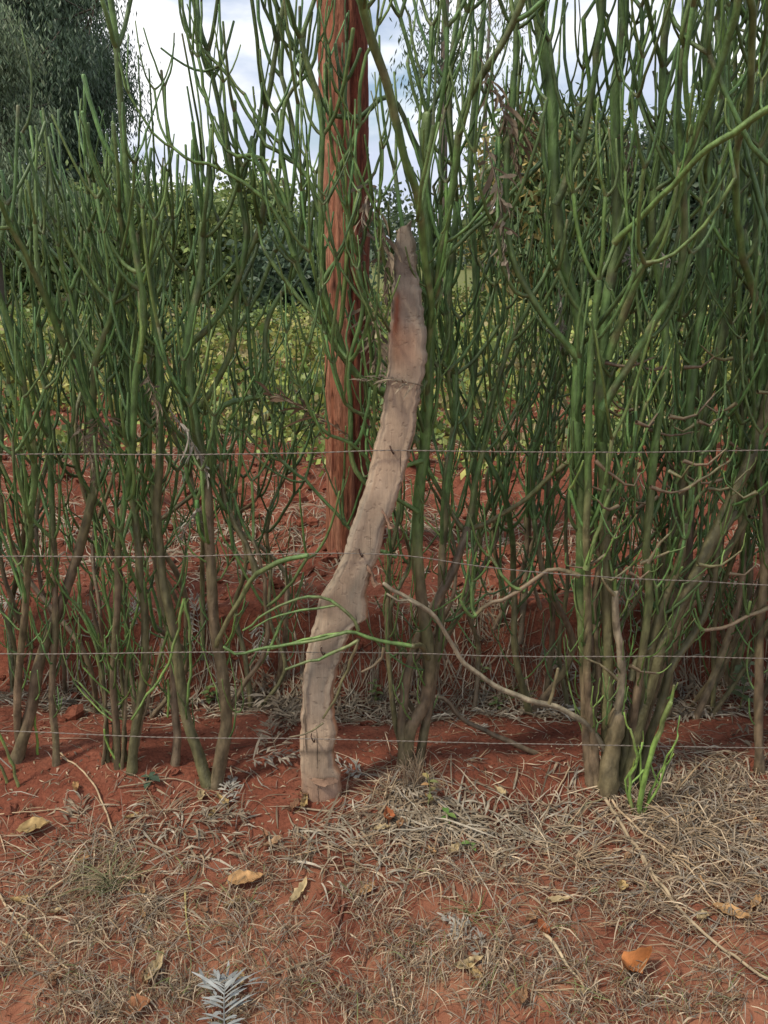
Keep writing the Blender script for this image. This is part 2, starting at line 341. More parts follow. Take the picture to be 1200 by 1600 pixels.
for k, wp in enumerate(WIRES):
    pts = resample([P(x, y, YP-.040+(0 if 470 < x < 640 else .0)) for x, y in wp], .004)
    s = np.arange(len(pts))*.004; pts[:, 2] += .0035*vnoise(s*2.2, s*0+k)+.0006*vnoise(s*14, s*0+k)
    acc = Acc()
    for ph in (0, math.pi):
        q = pts.copy(); q[:, 1] += .0009*np.cos(s*2*math.pi/.035+ph); q[:, 2] += .0009*np.sin(s*2*math.pi/.035+ph)
        tube(acc, q, .00085, (.4, .4, .4), 4, False)
    wobj = part('wire', acc, mw, fence)
    bx = P([612, 572, 500, 498][k], 800, YP)[0]; bz = pts[np.argmin(np.abs(pts[:, 0]-[P(612, 703, YP)[0], P(565, 867, YP)[0], P(505, 1019, YP)[0], P(492, 1155, YP)[0]][k]))]
    a2 = Acc(); c = bz
    tube(a2, [c+np.array([-.004, .014, .008]), c+np.array([-.004, -.004, .008]), c+np.array([0, -.007, 0]), c+np.array([.004, -.004, -.008]), c+np.array([.004, .014, -.008])], .0017, (.1, .05, .03), 5)
    part('staple', a2, mst, fence)

# ------------------------------------------------------------------ tall red pole
def pole_material():
    m, N, L, b = nodes('red_stringy_bark')
    tc = N.new('ShaderNodeTexCoord'); mp = N.new('ShaderNodeMapping'); mp.inputs['Scale'].default_value = (1, 1, .13); L.new(tc.outputs['Object'], mp.inputs[0])
    a = N.new('ShaderNodeAttribute'); a.attribute_name = 'tint'
    n = N.new('ShaderNodeTexNoise'); n.inputs['Scale'].default_value = 75; n.inputs['Detail'].default_value = 7; n.inputs['Roughness'].default_value = .65; n.inputs['Distortion'].default_value = 1; L.new(mp.outputs[0], n.inputs[0])
    r = N.new('ShaderNodeValToRGB'); e = r.color_ramp.elements; e[0].position = .33; e[0].color = (.33, .28, .27, 1); e[1].position = .62; e[1].color = (1.35, 1.3, 1.25, 1); L.new(n.outputs[0], r.inputs[0])
    mu = N.new('ShaderNodeMix'); mu.data_type = 'RGBA'; mu.blend_type = 'MULTIPLY'; mu.inputs[0].default_value = 1; L.new(a.outputs['Color'], mu.inputs[6]); L.new(r.outputs[0], mu.inputs[7])
    L.new(mu.outputs[2], b.inputs['Base Color']); b.inputs['Roughness'].default_value = .9; b.inputs['Specular IOR Level'].default_value = .15
    bp = N.new('ShaderNodeBump'); bp.inputs['Strength'].default_value = .8; bp.inputs['Distance'].default_value = .008; L.new(n.outputs[0], bp.inputs['Height']); L.new(bp.outputs[0], b.inputs['Normal'])
    return m
M_POLE = pole_material()
YR = 3.35
def pole():
    xb = P(542, 880, YR)[0]; xt = P(541, 0, YR)[0]; zb = float(H(xb, YR)); zs = np.arange(zb-.05, 5.6, .012); n = 90
    a = np.arange(n)*2*math.pi/n; A, ZZ = np.meshgrid(a, zs)
    r = .079+.004*np.sin(ZZ*1.1)
    r = r+.0035*vnoise(np.cos(A)*9+5, np.sin(A)*9+ZZ*1.5, ZZ*2.5, 2)+.0035*np.abs(vnoise(A*14, ZZ*4, None, 3))+.002*vnoise(A*30, ZZ*9, None, 5)+.004*np.floor(2.2*(vnoise(A*5, ZZ*3, None, 15)+1))*.5
    groove = np.exp(-(((A-5.0+.25*vnoise(ZZ*2, ZZ*0, None, 9)))/.10)**2)
    r = r-.009*groove
    cx = xb+(xt-xb)*(ZZ-zb)/2.3*.8+.006*np.sin(ZZ*2.1)
    V = np.stack([cx+r*np.cos(A), YR+r*np.sin(A), ZZ], -1)
    base = np.array([.20, .078, .045]); lite = np.array([.31, .155, .10]); dark = np.array([.09, .022, .014])
    w = np.clip(.45+.7*vnoise(A*4, ZZ*3, None, 12)+.4*vnoise(A*9, ZZ*8, None, 13), 0, 1)[..., None]
    C = base*(1-w)+lite*w
    d = np.clip(np.clip(vnoise(A*4, ZZ*6, None, 21)*2-1.1, 0, 1)+.8*groove+.75*sstep(4.95, 5.4, A), 0, .85)[..., None]  # dark blotches and groove; right flank's shading is painted into the bark colour
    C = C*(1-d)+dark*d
    for (pa, pz) in [(4.35, 2.28), (4.6, 2.13), (4.3, 1.85), (4.7, 1.7), (4.2, 1.35)]:
        k = np.exp(-((A-pa)/.13)**2-((ZZ-pz)/.022)**2)[..., None]; C = C*(1-.85*k)+np.array([.03, .015, .012])*.85*k
    i = np.arange(len(zs)-1)[:, None]*n; j = np.arange(n)[None]; j2 = (j+1) % n
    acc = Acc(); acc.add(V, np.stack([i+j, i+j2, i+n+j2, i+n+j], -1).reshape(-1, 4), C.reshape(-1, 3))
    top = V[-1].mean(0); k0 = (len(zs)-1)*n
    cap = np.concatenate([V[-1], [top]]); acc.add(cap, np.array([[j, (j+1) % n, (j+2) % n, n] for j in range(0, n, 2)]), (.3, .18, .1))
    org = (xb, YR, zb)
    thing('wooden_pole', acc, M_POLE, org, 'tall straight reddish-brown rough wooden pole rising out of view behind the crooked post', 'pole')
pole()

# ------------------------------------------------------------------ pencil bushes of the live hedge
UP = np.array([0, 0, 1.])
YOUNG, GREEN, DEEP, GBARK, BARK, BROWN, PALE = [np.array(c) for c in ((.15, .23, .04), (.090, .156, .043), (.046, .094, .034), (.112, .105, .050), (.140, .103, .064), (.125, .085, .058), (.20, .170, .115))]
def nrm(v): return v/(np.linalg.norm(v)+1e-9)
def gcol(hue):                      # colour of one green branchlet
    c = GREEN*(1-hue)+DEEP*hue
    return c*rng.uniform(.72, 1.35)*np.array([rng.uniform(.85, 1.2), 1, rng.uniform(.85, 1.15)])
def grow(acc, p, d, ln, r, depth, hue, zmax, spread=1., droop=0.):
    e = nrm(d*rng.choice([0, .1, .3, .7])+UP*(1-droop)+rng.normal(size=3)*.14); ln = ln*1.28
    p1 = p+d*ln*rng.uniform(.16, .42); p2 = p1+e*ln*rng.uniform(.65, .85)
    t = np.linspace(0, 1, 7 if ln > .09 else 5)[:, None]
    q = (1-t)**2*p+2*t*(1-t)*p1+t**2*p2; q[1:-1] += rng.normal(size=(len(q)-2, 3))*.0009
    c = gcol(hue); end = r*.85 if depth else r*.62
    rr = np.linspace(r, end, len(q)); rr[0] *= 1.18
    if depth: rr[-1] *= 1.12
    cc = np.tile(c, (len(q), 1)); cc[0] = cc[0]*.5+BARK*.5
    if rng.random() < .12: cc[-1] = cc[-1]*.4+BARK*.6
    if len(cc) > 5 and rng.random() < .5: cc[int(rng.integers(1, 5))] *= rng.uniform(.7, 1.3)
    cc = cc*(1+.10*np.linspace(-1, 1, len(cc)))[:, None]
    tube(acc, q, rr, cc, 6)
    if depth <= 0 or p2[2] > zmax+rng.normal()*.07: return
    k = int(rng.choice([2, 2, 3, 3])) if depth > 1 else int(rng.choice([1, 2, 2, 3]))
    a0 = rng.uniform(0, 6.28); u = nrm(np.cross(e, [.31, .9, .2])); v = np.cross(e, u)
    for j in range(k):
        a = a0+j*6.28/k+rng.normal()*.3; tl = rng.uniform(.4, 1.1)*spread
        grow(acc, p2, nrm(e*math.cos(tl)+(u*math.cos(a)+v*math.sin(a))*math.sin(tl)), ln/1.28*rng.uniform(.55, 1.2), r*rng.uniform(.72, .9), depth-1, hue, zmax, spread, droop)
NB = [0]; DENS = 1.0
def stem_on(root, pts, r0, r1, start=.4, step=.13, ln=.15, depth=2, hue=.4, old=.45, zmax=2.6, whorl=(1, 2, 2, 3), tipn=3, label=None, pale=False, per_branch=True, bump=1.):
    """a main stem (part) of the bush root with its forking branches (sub-parts)"""
    q = resample(pts, .028); m = len(q); t = np.linspace(0, 1, m)
    q[1:-1] += np.stack([.004*vnoise(t[1:-1]*14, t[1:-1]*0+r0*999, None, k) for k in range(3)], 1)
    z0 = q[0][2]; s = np.r_[0, np.cumsum(np.linalg.norm(np.diff(q, axis=0), axis=1))]
    rr = r0+(r1-r0)*t**.8
    rr = rr*(1+.07*vnoise(s*22, s*0+r0*7777)*bump)
    if start < .9: rr[0] *= 1.25; rr[1] *= 1.12
    hz = q[:, 2]
    w = np.clip(sstep(old+.62, old-.12, hz)+.35*vnoise(s*9, s*0+1+z0*50), 0, 1)[:, None]
    b = (BARK if rng.random() < .6 else GBARK)*rng.uniform(.75, 1.15)
    g = (GREEN*(1-hue)+DEEP*hue)*1.05; mid = GBARK*rng.uniform(.8, 1.1)
    c = np.where(w > .5, mid+(b-mid)*(w-.5)*2, g+(mid-g)*w*2)
    if pale: c = np.tile(PALE, (m, 1))*(1+.2*vnoise(s*30, s*0)[:, None])
    sc = (np.abs(vnoise(s*37, s*0+r0*5000)) > .72)[:, None]; c = np.where(sc, c*.6+BARK*.45, c)
    acc = Acc(); tube(acc, q, rr, c, 12 if r0 > .012 else 9 if r0 > .006 else 7, tip=True, rough=.05 if r0 > .012 else .03)
    cv = acc.C[-1]; cv *= (1+.13*rng.normal(size=(len(cv), 1))).astype(np.float32).clip(.5, 1.4)
    if r0 > .009: cv *= (1+.35*vnoise(acc.V[-1][:, 0]*60, acc.V[-1][:, 1]*60, acc.V[-1][:, 2]*26, 3)[:, None]).astype(np.float32)
    NB[0] += 1
    st = part('stem', acc, M_STEM, root)
    if label: st['label'] = label
    d = start+rng.uniform(0, step)
    bacc = Acc(); total = s[-1]
    if .25 < start < .97:           # thin side twigs on the bare lower part
        for d2 in np.arange(.15, start*1.25, .06):
            if rng.random() < .75:
                k = int(np.searchsorted(s, d2)); a = rng.uniform(0, 6.28)
                br = Acc(); grow(br, q[k], nrm(np.array([math.cos(a), math.sin(a)*.7, rng.uniform(0, .5)])), rng.uniform(.05, .13), .0028, int(rng.choice([0, 1, 1])), hue-.15, zmax); part('twig', br, M_STEM, st, root)
    while d < total-.04:
        k = int(np.searchsorted(s, d)); p = q[k]; tg = nrm(q[min(k+1, m-1)]-q[k-1])
        nb = int(rng.choice(whorl)); a0 = rng.uniform(0, 6.28); u = nrm(np.cross(tg, [.2, .95, .1])); v = np.cross(tg, u)
        for j in range(nb):
            a = a0+j*6.28/nb+rng.normal()*.3; tl = rng.uniform(.65, 1.35)
            dd = nrm(tg*math.cos(tl)+(u*math.cos(a)+v*math.sin(a))*math.sin(tl)*np.array([1, .75, 1]))
            br = Acc() if per_branch else bacc
            grow(br, p, dd, ln*rng.uniform(.7, 1.35), min(.0056, rr[k]*.8)*rng.uniform(.7, 1.12), depth if rng.random() < .55 else depth-1, hue, zmax)
            if per_branch: part('branch', br, M_STEM, st, root)
        d += step*rng.uniform(.8, 2.0)*DENS
    if tipn:
        e = nrm(q[-1]-q[-3]); u = nrm(np.cross(e, [.31, .9, .2])); v = np.cross(e, u)
        a0 = rng.uniform(0, 6)
        for j in range(tipn):
            br = Acc()
            a = a0+j*6.28/tipn; tl = rng.uniform(.35, .8)
            grow(br, q[-1], nrm(e*math.cos(tl)+(u*math.cos(a)+v*math.sin(a))*math.sin(tl)), ln, min(r1*.85, .0052), depth, hue, zmax)
            part('branch', br, M_STEM, st, root)
    if bacc.n: part('branch', bacc, M_STEM, st, root)
    return st, q, rr
PX = .8/560.
def hand(root, pix, wpx0, wpx1, dy=0., yb=None, **k):
    """stem whose course was measured in the photograph; root end stands on the ground or at depth yb"""
    p0 = G(*pix[0]) if yb is None else P(*pix[0], yb)
    Y0 = p0[1]; n = len(pix)-1
    pts = [p0-np.array([0, 0, .02])*(yb is None)]+[P(x, y, Y0+dy*(i+1)/n) for i, (x, y) in enumerate(pix[1:])]
    return stem_on(root, pts, wpx0*PX/2, wpx1*PX/2, **k)
def bush(px, py, label):
    g = G(px, py); return empty('pencil_bush', g, label, 'bush', 'leafless green pencil bushes of the live hedge')
BP = {}; ZL = 1.68

A = BP['A'] = bush(35, 1190, 'green pencil bush at the left edge whose thick grey stem bends under the wires')
hand(A, [(22, 1190), (45, 1120), (62, 1040), (85, 970), (108, 905), (128, 840), (148, 745), (142, 650), (122, 545), (78, 460), (30, 395)], 26, 13, .12, start=.75, ln=.15, hue=.45, old=.62, zmax=ZL)
hand(A, [(30, 1180), (28, 1080), (38, 950), (48, 830), (52, 700), (30, 560), (-10, 440)], 17, 9, -.15, start=.5, hue=.3, zmax=ZL)
hand(A, [(88, 1195), (82, 1080), (86, 950), (82, 800), (75, 650), (58, 500), (40, 390)], 15, 9, .1, start=.5, hue=.5, zmax=ZL)
hand(A, [(142, 650), (150, 560), (180, 470), (190, 380), (185, 330)], 14, 8, -.1, yb=A.location[1]+.03, start=.05, step=.11, hue=.3, zmax=ZL)
hand(A, [(110, 560), (60, 440), (10, 340), (-40, 240)], 12, 7, -.25, yb=A.location[1], start=.1, hue=.2, zmax=ZL)
hand(A, [(-40, 1190), (-45, 1000), (-30, 800), (-60, 500), (-50, 250)], 22, 10, 0, start=.5, hue=.5, zmax=ZL)

B = BP['B'] = bush(185, 1205, 'green pencil bush with a tuft of thin upright shoots between two thick-stemmed bushes')
hand(B, [(205, 1205), (212, 1130), (225, 1050), (222, 920), (208, 790), (203, 650), (188, 520), (165, 420)], 20, 9, .12, start=.5, hue=.4, zmax=ZL)
hand(B, [(185, 1200), (178, 1080), (182, 960), (185, 850), (205, 720), (212, 600), (225, 480), (205, 350), (190, 200), (180, 60), (170, -40)], 15, 10, -.05, start=.6, hue=.25, zmax=ZL)
for pp, wd in [([(170, 1190), (160, 1080), (148, 990), (122, 945)], 8), ([(178, 1190), (178, 1050), (180, 930), (178, 910)], 7), ([(196, 1190), (190, 1060), (165, 930), (160, 880)], 7), ([(190, 1200), (196, 1090), (200, 1010), (193, 960)], 7), ([(205, 1195), (235, 1080), (262, 990), (285, 920)], 6), ([(160, 1195), (166, 1100), (150, 1010), (128, 960)], 6)]:
    hand(B, pp, wd+2, wd-1, .03, start=.3, step=.16, ln=.09, depth=0, hue=.0, old=.12, tipn=2, whorl=(1, 1))

Cb = BP['C'] = bush(325, 1228, 'pencil bush left of the crooked post with two bare grey stems meeting at one foot')
hand(Cb, [(328, 1228), (308, 1170), (288, 1105), (276, 1020), (258, 920), (246, 820), (250, 700), (252, 600), (240, 480), (230, 400)], 24, 12, .14, start=.8, hue=.35, old=.6, zmax=ZL)
hand(Cb, [(336, 1228), (352, 1140), (350, 1060), (334, 970), (328, 870), (322, 760), (302, 650), (294, 540), (312, 430), (318, 350)], 27, 13, .06, start=.75, hue=.45, old=.66, zmax=ZL)
hand(Cb, [(350, 1120), (388, 1060), (415, 1020), (418, 960), (408, 880), (395, 845)], 11, 7, .03, yb=Cb.location[1]+.02, start=.1, step=.2, ln=.12, depth=1, hue=.2, old=.5, tipn=2, zmax=ZL)
hand(Cb, [(338, 1010), (362, 955), (395, 905), (425, 882), (480, 868)], 10, 9, -.13, yb=Cb.location[1], start=2, tipn=0, old=.3, label='snapped pale branch reaching right towards the post', zmax=ZL)
hand(Cb, [(400, 895), (385, 850), (362, 810), (348, 765), (345, 720)], 12, 8, .02, yb=Cb.location[1]+.04, start=.12, step=.12, ln=.10, depth=1, hue=.4, old=.8, zmax=ZL)
hand(Cb, [(272, 1195), (276, 1120), (266, 1000), (245, 900), (238, 760), (218, 620), (228, 500)], 18, 9, .2, start=.55, hue=.5, zmax=ZL)
hand(Cb, [(294, 540), (352, 480), (385, 380), (370, 290), (345, 180), (325, 80)], 12, 8, -.02, yb=Cb.location[1]+.1, start=.15, step=.15, ln=.16, depth=1, hue=.5, old=.3, zmax=ZL)
hand(Cb, [(302, 650), (360, 555), (372, 440), (410, 340), (412, 200), (430, 80), (455, -40)], 12, 8, -.05, yb=Cb.location[1]+.12, start=.15, step=.15, ln=.16, depth=2, hue=.4, old=.3, zmax=ZL)
hand(Cb, [(330, 760), (345, 640), (410, 610), (420, 500), (470, 400), (468, 250), (440, 120)], 11, 8, .12, yb=Cb.location[1]+.1, start=.25, step=.16, ln=.13, depth=1, hue=.3, old=.3, zmax=ZL)
# drooping young shoot
hand(Cb, [(288, 935), (278, 985), (262, 1040), (240, 1072), (222, 1100), (206, 1124)], 6, 5, -.02, yb=Cb.location[1]-.03, start=2, tipn=0, old=-3, hue=-.6, label='drooping fresh green shoot', zmax=ZL)
hand(Cb, [(288, 935), (296, 975), (298, 1040), (293, 1098)], 6, 5, 0, yb=Cb.location[1]-.03, start=2, tipn=0, old=-3, hue=-.1, label='drooping fresh green shoot', zmax=ZL)
hand(Cb, [(262, 1062), (263, 1085), (262, 1120)], 5, 4, 0, yb=Cb.location[1]-.04, start=2, tipn=0, old=-3, hue=-.6, zmax=ZL)

DENS = 1.25
Dd = BP['D'] = bush(642, 1195, 'pencil bush right of the crooked post, thick green stem bent at its foot')
YD = Dd.location[1]
hand(Dd, [(638, 1198), (640, 1145), (662, 1100), (672, 1035), (661, 950), (651, 870), (653, 790), (662, 700), (668, 600), (672, 480), (668, 380), (664, 270), (668, 180)], 27, 17, .04, start=.95, step=.17, ln=.17, hue=.25, old=.35, zmax=2.1)
hand(Dd, [(628, 1200), (630, 1100), (648, 1010), (680, 945), (705, 895), (722, 850), (730, 828)], 19, 17, .12, start=2, tipn=0, old=.75, zmax=1.95)
hand(Dd, [(730, 828), (745, 750), (768, 640), (790, 560), (840, 450), (880, 400)], 12, 8, .05, yb=YD+.12, start=.12, ln=.14, hue=.5, old=.4, zmax=1.95)
hand(Dd, [(727, 830), (700, 790), (672, 740), (650, 690), (630, 640), (600, 610)], 10, 7, .0, yb=YD+.12, start=.25, step=.2, ln=.11, depth=1, hue=.3, old=.5, zmax=1.95)
hand(Dd, [(732, 828), (770, 812), (810, 785), (850, 755), (890, 718), (950, 688)], 10, 9, -.12, yb=YD+.12, start=.2, step=.13, ln=.09, depth=1, hue=0, old=.6, tipn=0, label='pale diagonal branch ending in a broken tip', zmax=1.95)
hand(Dd, [(735, 825), (742, 740), (735, 640), (745, 520), (742, 400), (735, 250), (748, 100), (760, -40)], 15, 10, .2, yb=YD+.14, start=.1, hue=.55, old=.4, ln=.16, zmax=1.95)
hand(Dd, [(652, 1195), (672, 1090), (688, 985), (690, 880), (700, 740), (712, 620), (700, 480), (712, 330), (700, 160), (720, -20)], 19, 10, .25, start=.6, hue=.5, ln=.16, zmax=1.95)
hand(Dd, [(630, 1190), (610, 1060), (606, 920), (622, 800), (628, 690)], 12, 8, .12, start=.6, hue=.6, step=.2, zmax=1.95)
hand(Dd, [(664, 640), (668, 560), (674, 480), (664, 400), (656, 330), (638, 260), (605, 140), (572, 30), (560, -60)], 12, 13, -.4, yb=YD+.02, start=.35, step=.22, ln=.18, hue=.1, old=-.2, depth=1, zmax=2.6)
hand(Dd, [(650, 690), (612, 625), (562, 590), (515, 525), (482, 450), (460, 400), (452, 330)], 15, 9, -.06, yb=YD, start=.12, step=.12, ln=.16, hue=.4, old=-.2, depth=1, zmax=1.95)
hand(Dd, [(600, 612), (556, 585), (528, 520), (505, 440), (502, 330), (500, 180), (470, 60)], 12, 9, -.08, yb=YD-.02, start=.12, step=.12, ln=.15, hue=.2, old=-.2, depth=2, zmax=1.95)
hand(Dd, [(590, 770), (552, 725), (546, 650), (548, 560), (568, 470), (560, 400)], 10, 7, -.05, yb=YD-.05, start=.1, step=.1, ln=.11, hue=.3, old=-.2, depth=1, zmax=1.95)
hand(Dd, [(620, 870), (570, 850), (525, 800), (482, 755), (440, 720)], 8, 6, -.02, yb=YD+.08, start=.15, step=.12, ln=.11, hue=.6, old=-.2, depth=1, zmax=1.95)
hand(Dd, [(662, 250), (610, 150), (560, 180), (512, 172), (470, 90), (440, 20)], 10, 7, -.05, yb=YD+.1, start=.2, step=.07, ln=.10, hue=.8, old=0, depth=2, zmax=1.95)
hand(Dd, [(668, 590), (640, 560), (612, 520), (600, 500)], 7, 5, -.16, yb=YD, start=.1, step=.1, ln=.08, hue=.5, old=.9, depth=0, zmax=1.95)
hand(Dd, [(672, 520), (684, 430), (705, 300), (730, 160), (790, 60), (830, -40)], 14, 10, -.2, yb=YD+.05, start=.2, hue=.3, old=.1, ln=.18, zmax=1.95)
hand(Dd, [(670, 425), (760, 340), (850, 250), (900, 200)], 9, 6, .1, yb=YD+.02, start=.2, hue=.3, old=.1, ln=.13, step=.1, depth=1, zmax=1.95)
hand(Dd, [(672, 1030), (660, 1012), (645, 1010)], 11, 10, YP-.075-YD, yb=YD, start=2, tipn=0, old=.8)
for pp, near in [([(669, 590), (640, 640), (590, 655), (550, 640), (530, 600), (520, 530), (530, 450), (525, 400)], 1), ([(660, 720), (620, 730), (590, 700), (585, 620), (595, 550), (585, 500)], 1), ([(505, 330), (530, 270), (560, 200), (565, 120), (590, 40)], 0), ([(500, 330), (470, 260), (420, 230), (390, 180), (350, 110), (300, 60)], 0),
           ([(653, 800), (600, 765), (560, 700), (505, 670), (470, 600), (480, 540)], 1), ([(671, 520), (630, 480), (600, 400), (590, 330)], 1), ([(460, 400), (430, 330), (360, 270), (300, 250), (270, 230)], 0), ([(505, 440), (540, 380), (555, 320), (545, 250), (520, 190)], 0),
           ([(456, 340), (410, 250), (360, 240), (330, 180), (310, 90)], 0), ([(455, 330), (440, 230), (450, 150), (490, 100), (500, 20), (505, -50)], 0)]:
    hand(Dd, pp, 8, 5, (YP-.07-YD) if near else .03*rng.normal(), yb=YD-.01 if near else YD-.065, start=.08, step=.10, ln=.10, depth=1, hue=.4*rng.random(), old=-.4, whorl=(1, 2), zmax=2.1)
# fork just above the post's left foot: pale twigs lying across the post
hand(Dd, [(645, 1010), (610, 1005), (570, 993), (545, 988), (500, 998), (450, 1006), (405, 1015), (372, 1021), (350, 1011)], 8, 5, -.02, yb=YP-.075, start=2, tipn=0, old=-.3, hue=.15, label='long green twig lying across the crooked post', zmax=1.95)
hand(Dd, [(560, 1000), (520, 1020), (485, 1032), (447, 1046)], 7, 5, -.02, yb=YP-.08, start=2, tipn=0, old=-3, hue=0, zmax=1.95)
hand(Dd, [(545, 988), (500, 994), (455, 1004), (425, 1014)], 6, 4, 0, yb=YP-.08, start=2, tipn=0, old=-3, hue=-.6, zmax=1.95)
hand(Dd, [(560, 998), (545, 1040), (525, 1090), (505, 1122)], 7, 4, 0, yb=YP-.08, start=2, tipn=0, old=.9, hue=0, zmax=1.95)
hand(Dd, [(505, 1130), (490, 1142), (470, 1150), (452, 1152)], 4, 3, 0, yb=YP-.08, start=2, tipn=0, old=.2, hue=0, zmax=1.95)
hand(Dd, [(560, 985), (545, 960), (520, 938), (475, 932), (440, 945), (410, 962), (380, 985)], 7, 4, .0, yb=YP-.08, start=2, tipn=0, old=-3, hue=.2, zmax=1.95)
hand(Dd, [(528, 945), (500, 950), (460, 956), (425, 965), (390, 985)], 5, 3, .0, yb=YP-.08, start=2, tipn=0, old=-3, hue=.2, zmax=1.95)
hand(Dd, [(600, 1010), (598, 1025), (585, 1040), (566, 1050)], 7, 5, 0, yb=YP-.08, start=2, tipn=0, old=.7, hue=0, zmax=1.95)

DENS = 1.4
Fb = BP['F'] = bush(955, 1238, 'large dense pencil bush right of centre with clustered thick grey trunks at its foot')
YF = Fb.location[1]
hand(Fb, [(948, 1240), (955, 1180), (966, 1115)], 42, 30, .01, start=2, tipn=0, old=2, bump=2.2, label='stout brown trunk with peeling bark')
hand(Fb, [(966, 1112), (972, 1060), (968, 1010), (960, 960), (962, 925)], 19, 13, .0, yb=YF+.01, start=2, tipn=3, ln=.06, depth=0, pale=True, old=2, label='bare bleached trunk stub')
hand(Fb, [(985, 1062), (995, 1030), (1020, 1005), (1035, 980), (1040, 930), (1045, 880)], 13, 8, .04, yb=YF+.02, start=.2, ln=.06, depth=0, old=1.2, hue=0)
hand(Fb, [(925, 1228), (915, 1120), (912, 1000), (908, 880), (906, 760), (902, 640), (905, 520), (880, 400), (868, 280), (864, 160), (845, 60), (830, -50)], 22, 17, .08, start=.75, step=.15, hue=.35, old=.25, ln=.17, zmax=2.35)
hand(Fb, [(940, 1230), (918, 1080), (918, 940), (917, 800), (920, 680), (924, 560), (935, 440)], 17, 11, -.05, start=.6, step=.2, hue=.25, old=.45, ln=.14, depth=1)
hand(Fb, [(975, 1230), (1000, 1120), (1035, 1010), (1075, 920), (1110, 850), (1150, 760), (1185, 680), (1215, 560), (1230, 400)], 31, 17, .1, start=.85, hue=.6, old=.95, bump=1.5, ln=.16, label='thickest grey trunk slanting right')
hand(Fb, [(950, 1232), (948, 1110), (950, 980), (946, 850), (942, 720), (938, 600), (948, 480), (962, 380), (966, 280), (960, 160), (972, 60), (975, -50)], 25, 17, .1, start=.7, hue=.4, old=.45, ln=.17, zmax=2.35)
hand(Fb, [(985, 1220), (1003, 1080), (1030, 960), (1045, 860), (1068, 760), (1078, 640), (1092, 500), (1100, 350), (1110, 200), (1105, 60), (1120, -50)], 24, 14, .12, start=.7, hue=.5, old=.65, ln=.16, zmax=2.35)
hand(Fb, [(1000, 1150), (1045, 1000), (1072, 900), (1078, 790), (1100, 640), (1135, 500), (1150, 350), (1165, 180), (1170, 0)], 20, 12, .2, yb=YF+.1, start=.4, hue=.6, old=.65, ln=.16, zmax=2.35)
hand(Fb, [(975, 1225), (1012, 960), (1012, 850), (1018, 740), (1030, 640), (1040, 500), (1020, 350), (1030, 200), (1040, 50), (1050, -50)], 18, 11, .0, start=.7, hue=.3, old=.35, ln=.16, zmax=2.35)
hand(Fb, [(955, 1190), (925, 1140), (895, 1118), (862, 1101), (820, 1092), (785, 1078), (752, 1058), (722, 1030), (702, 1002), (682, 968), (655, 946), (600, 912)], 13, 7, -.16, yb=YF+.02, start=2, tipn=0, pale=True, label='long bare pale branch sagging left towards the next bush')
hand(Fb, [(655, 946), (640, 938), (627, 940), (605, 928)], 6, 4, 0, yb=YF-.14, start=2, tipn=0, pale=True)
hand(Fb, [(858, 1100), (866, 1072), (872, 1045)], 7, 6, 0, yb=YF-.08, start=2, tipn=0, old=1)
hand(Fb, [(650, 1100), (690, 1090), (730, 1128), (790, 1155), (850, 1182), (890, 1208), (940, 1240)], 8, 14, -.02, yb=YF+.18, start=2, tipn=0, old=2, label='fallen grey branch slanting down to the foot')
hand(Fb, [(915, 890), (950, 780), (975, 730), (985, 700)], 9, 6, 0, yb=YF-.02, start=.2, step=.1, ln=.1, depth=1, hue=-.3, old=-1)
hand(Fb, [(905, 900), (860, 890), (800, 930), (760, 945), (745, 960)], 9, 8, .02, yb=YF+.02, start=.1, step=.12, ln=.1, depth=1, hue=.2, old=.6)
hand(Fb, [(960, 380), (1000, 340), (1050, 290), (1090, 245), (1140, 210), (1210, 165), (1260, 140)], 9, 10, -.28, yb=YF-.05, start=.35, step=.25, ln=.13, depth=0, hue=-.1, old=-1, label='long pale green branch slanting up to the right edge')
hand(Fb, [(948, 560), (1000, 420), (1050, 330), (1090, 200), (1130, 90), (1160, -40)], 14, 10, -.25, yb=YF, start=.1, hue=.3, old=0, ln=.17, zmax=2.35)
hand(Fb, [(940, 640), (1010, 520), (1060, 430), (1070, 300), (1060, 150), (1080, 0)], 14, 10, -.15, yb=YF, start=.1, hue=.5, old=0, ln=.17, zmax=2.35)
hand(Fb, [(905, 560), (840, 480), (800, 400), (790, 300), (800, 160), (810, 0)], 13, 9, .0, yb=YF+.05, start=.1, hue=.5, old=0, ln=.15, zmax=2.35)
hand(Fb, [(868, 320), (910, 220), (930, 110), (940, 0), (945, -60)], 12, 9, -.05, yb=YF+.05, start=.1, hue=.6, old=0, ln=.15, zmax=2.35)
# twigs on the right, bare and tangled
for pp in [[(960, 930), (940, 900), (958, 905), (985, 885)], [(1000, 880), (1030, 870), (1045, 862)], [(965, 1062), (940, 1040), (918, 1030)], [(1012, 880), (1030, 850), (1045, 835)], [(985, 1040), (1000, 1048), (1025, 1052)], [(930, 720), (985, 760), (1000, 740)], [(1060, 770), (1100, 745), (1140, 720)]]:
    hand(Fb, pp, 7, 4, 0, yb=YF-.03, start=.03, step=.05, ln=.04, depth=0, hue=0, old=2, tipn=1, whorl=(1,))

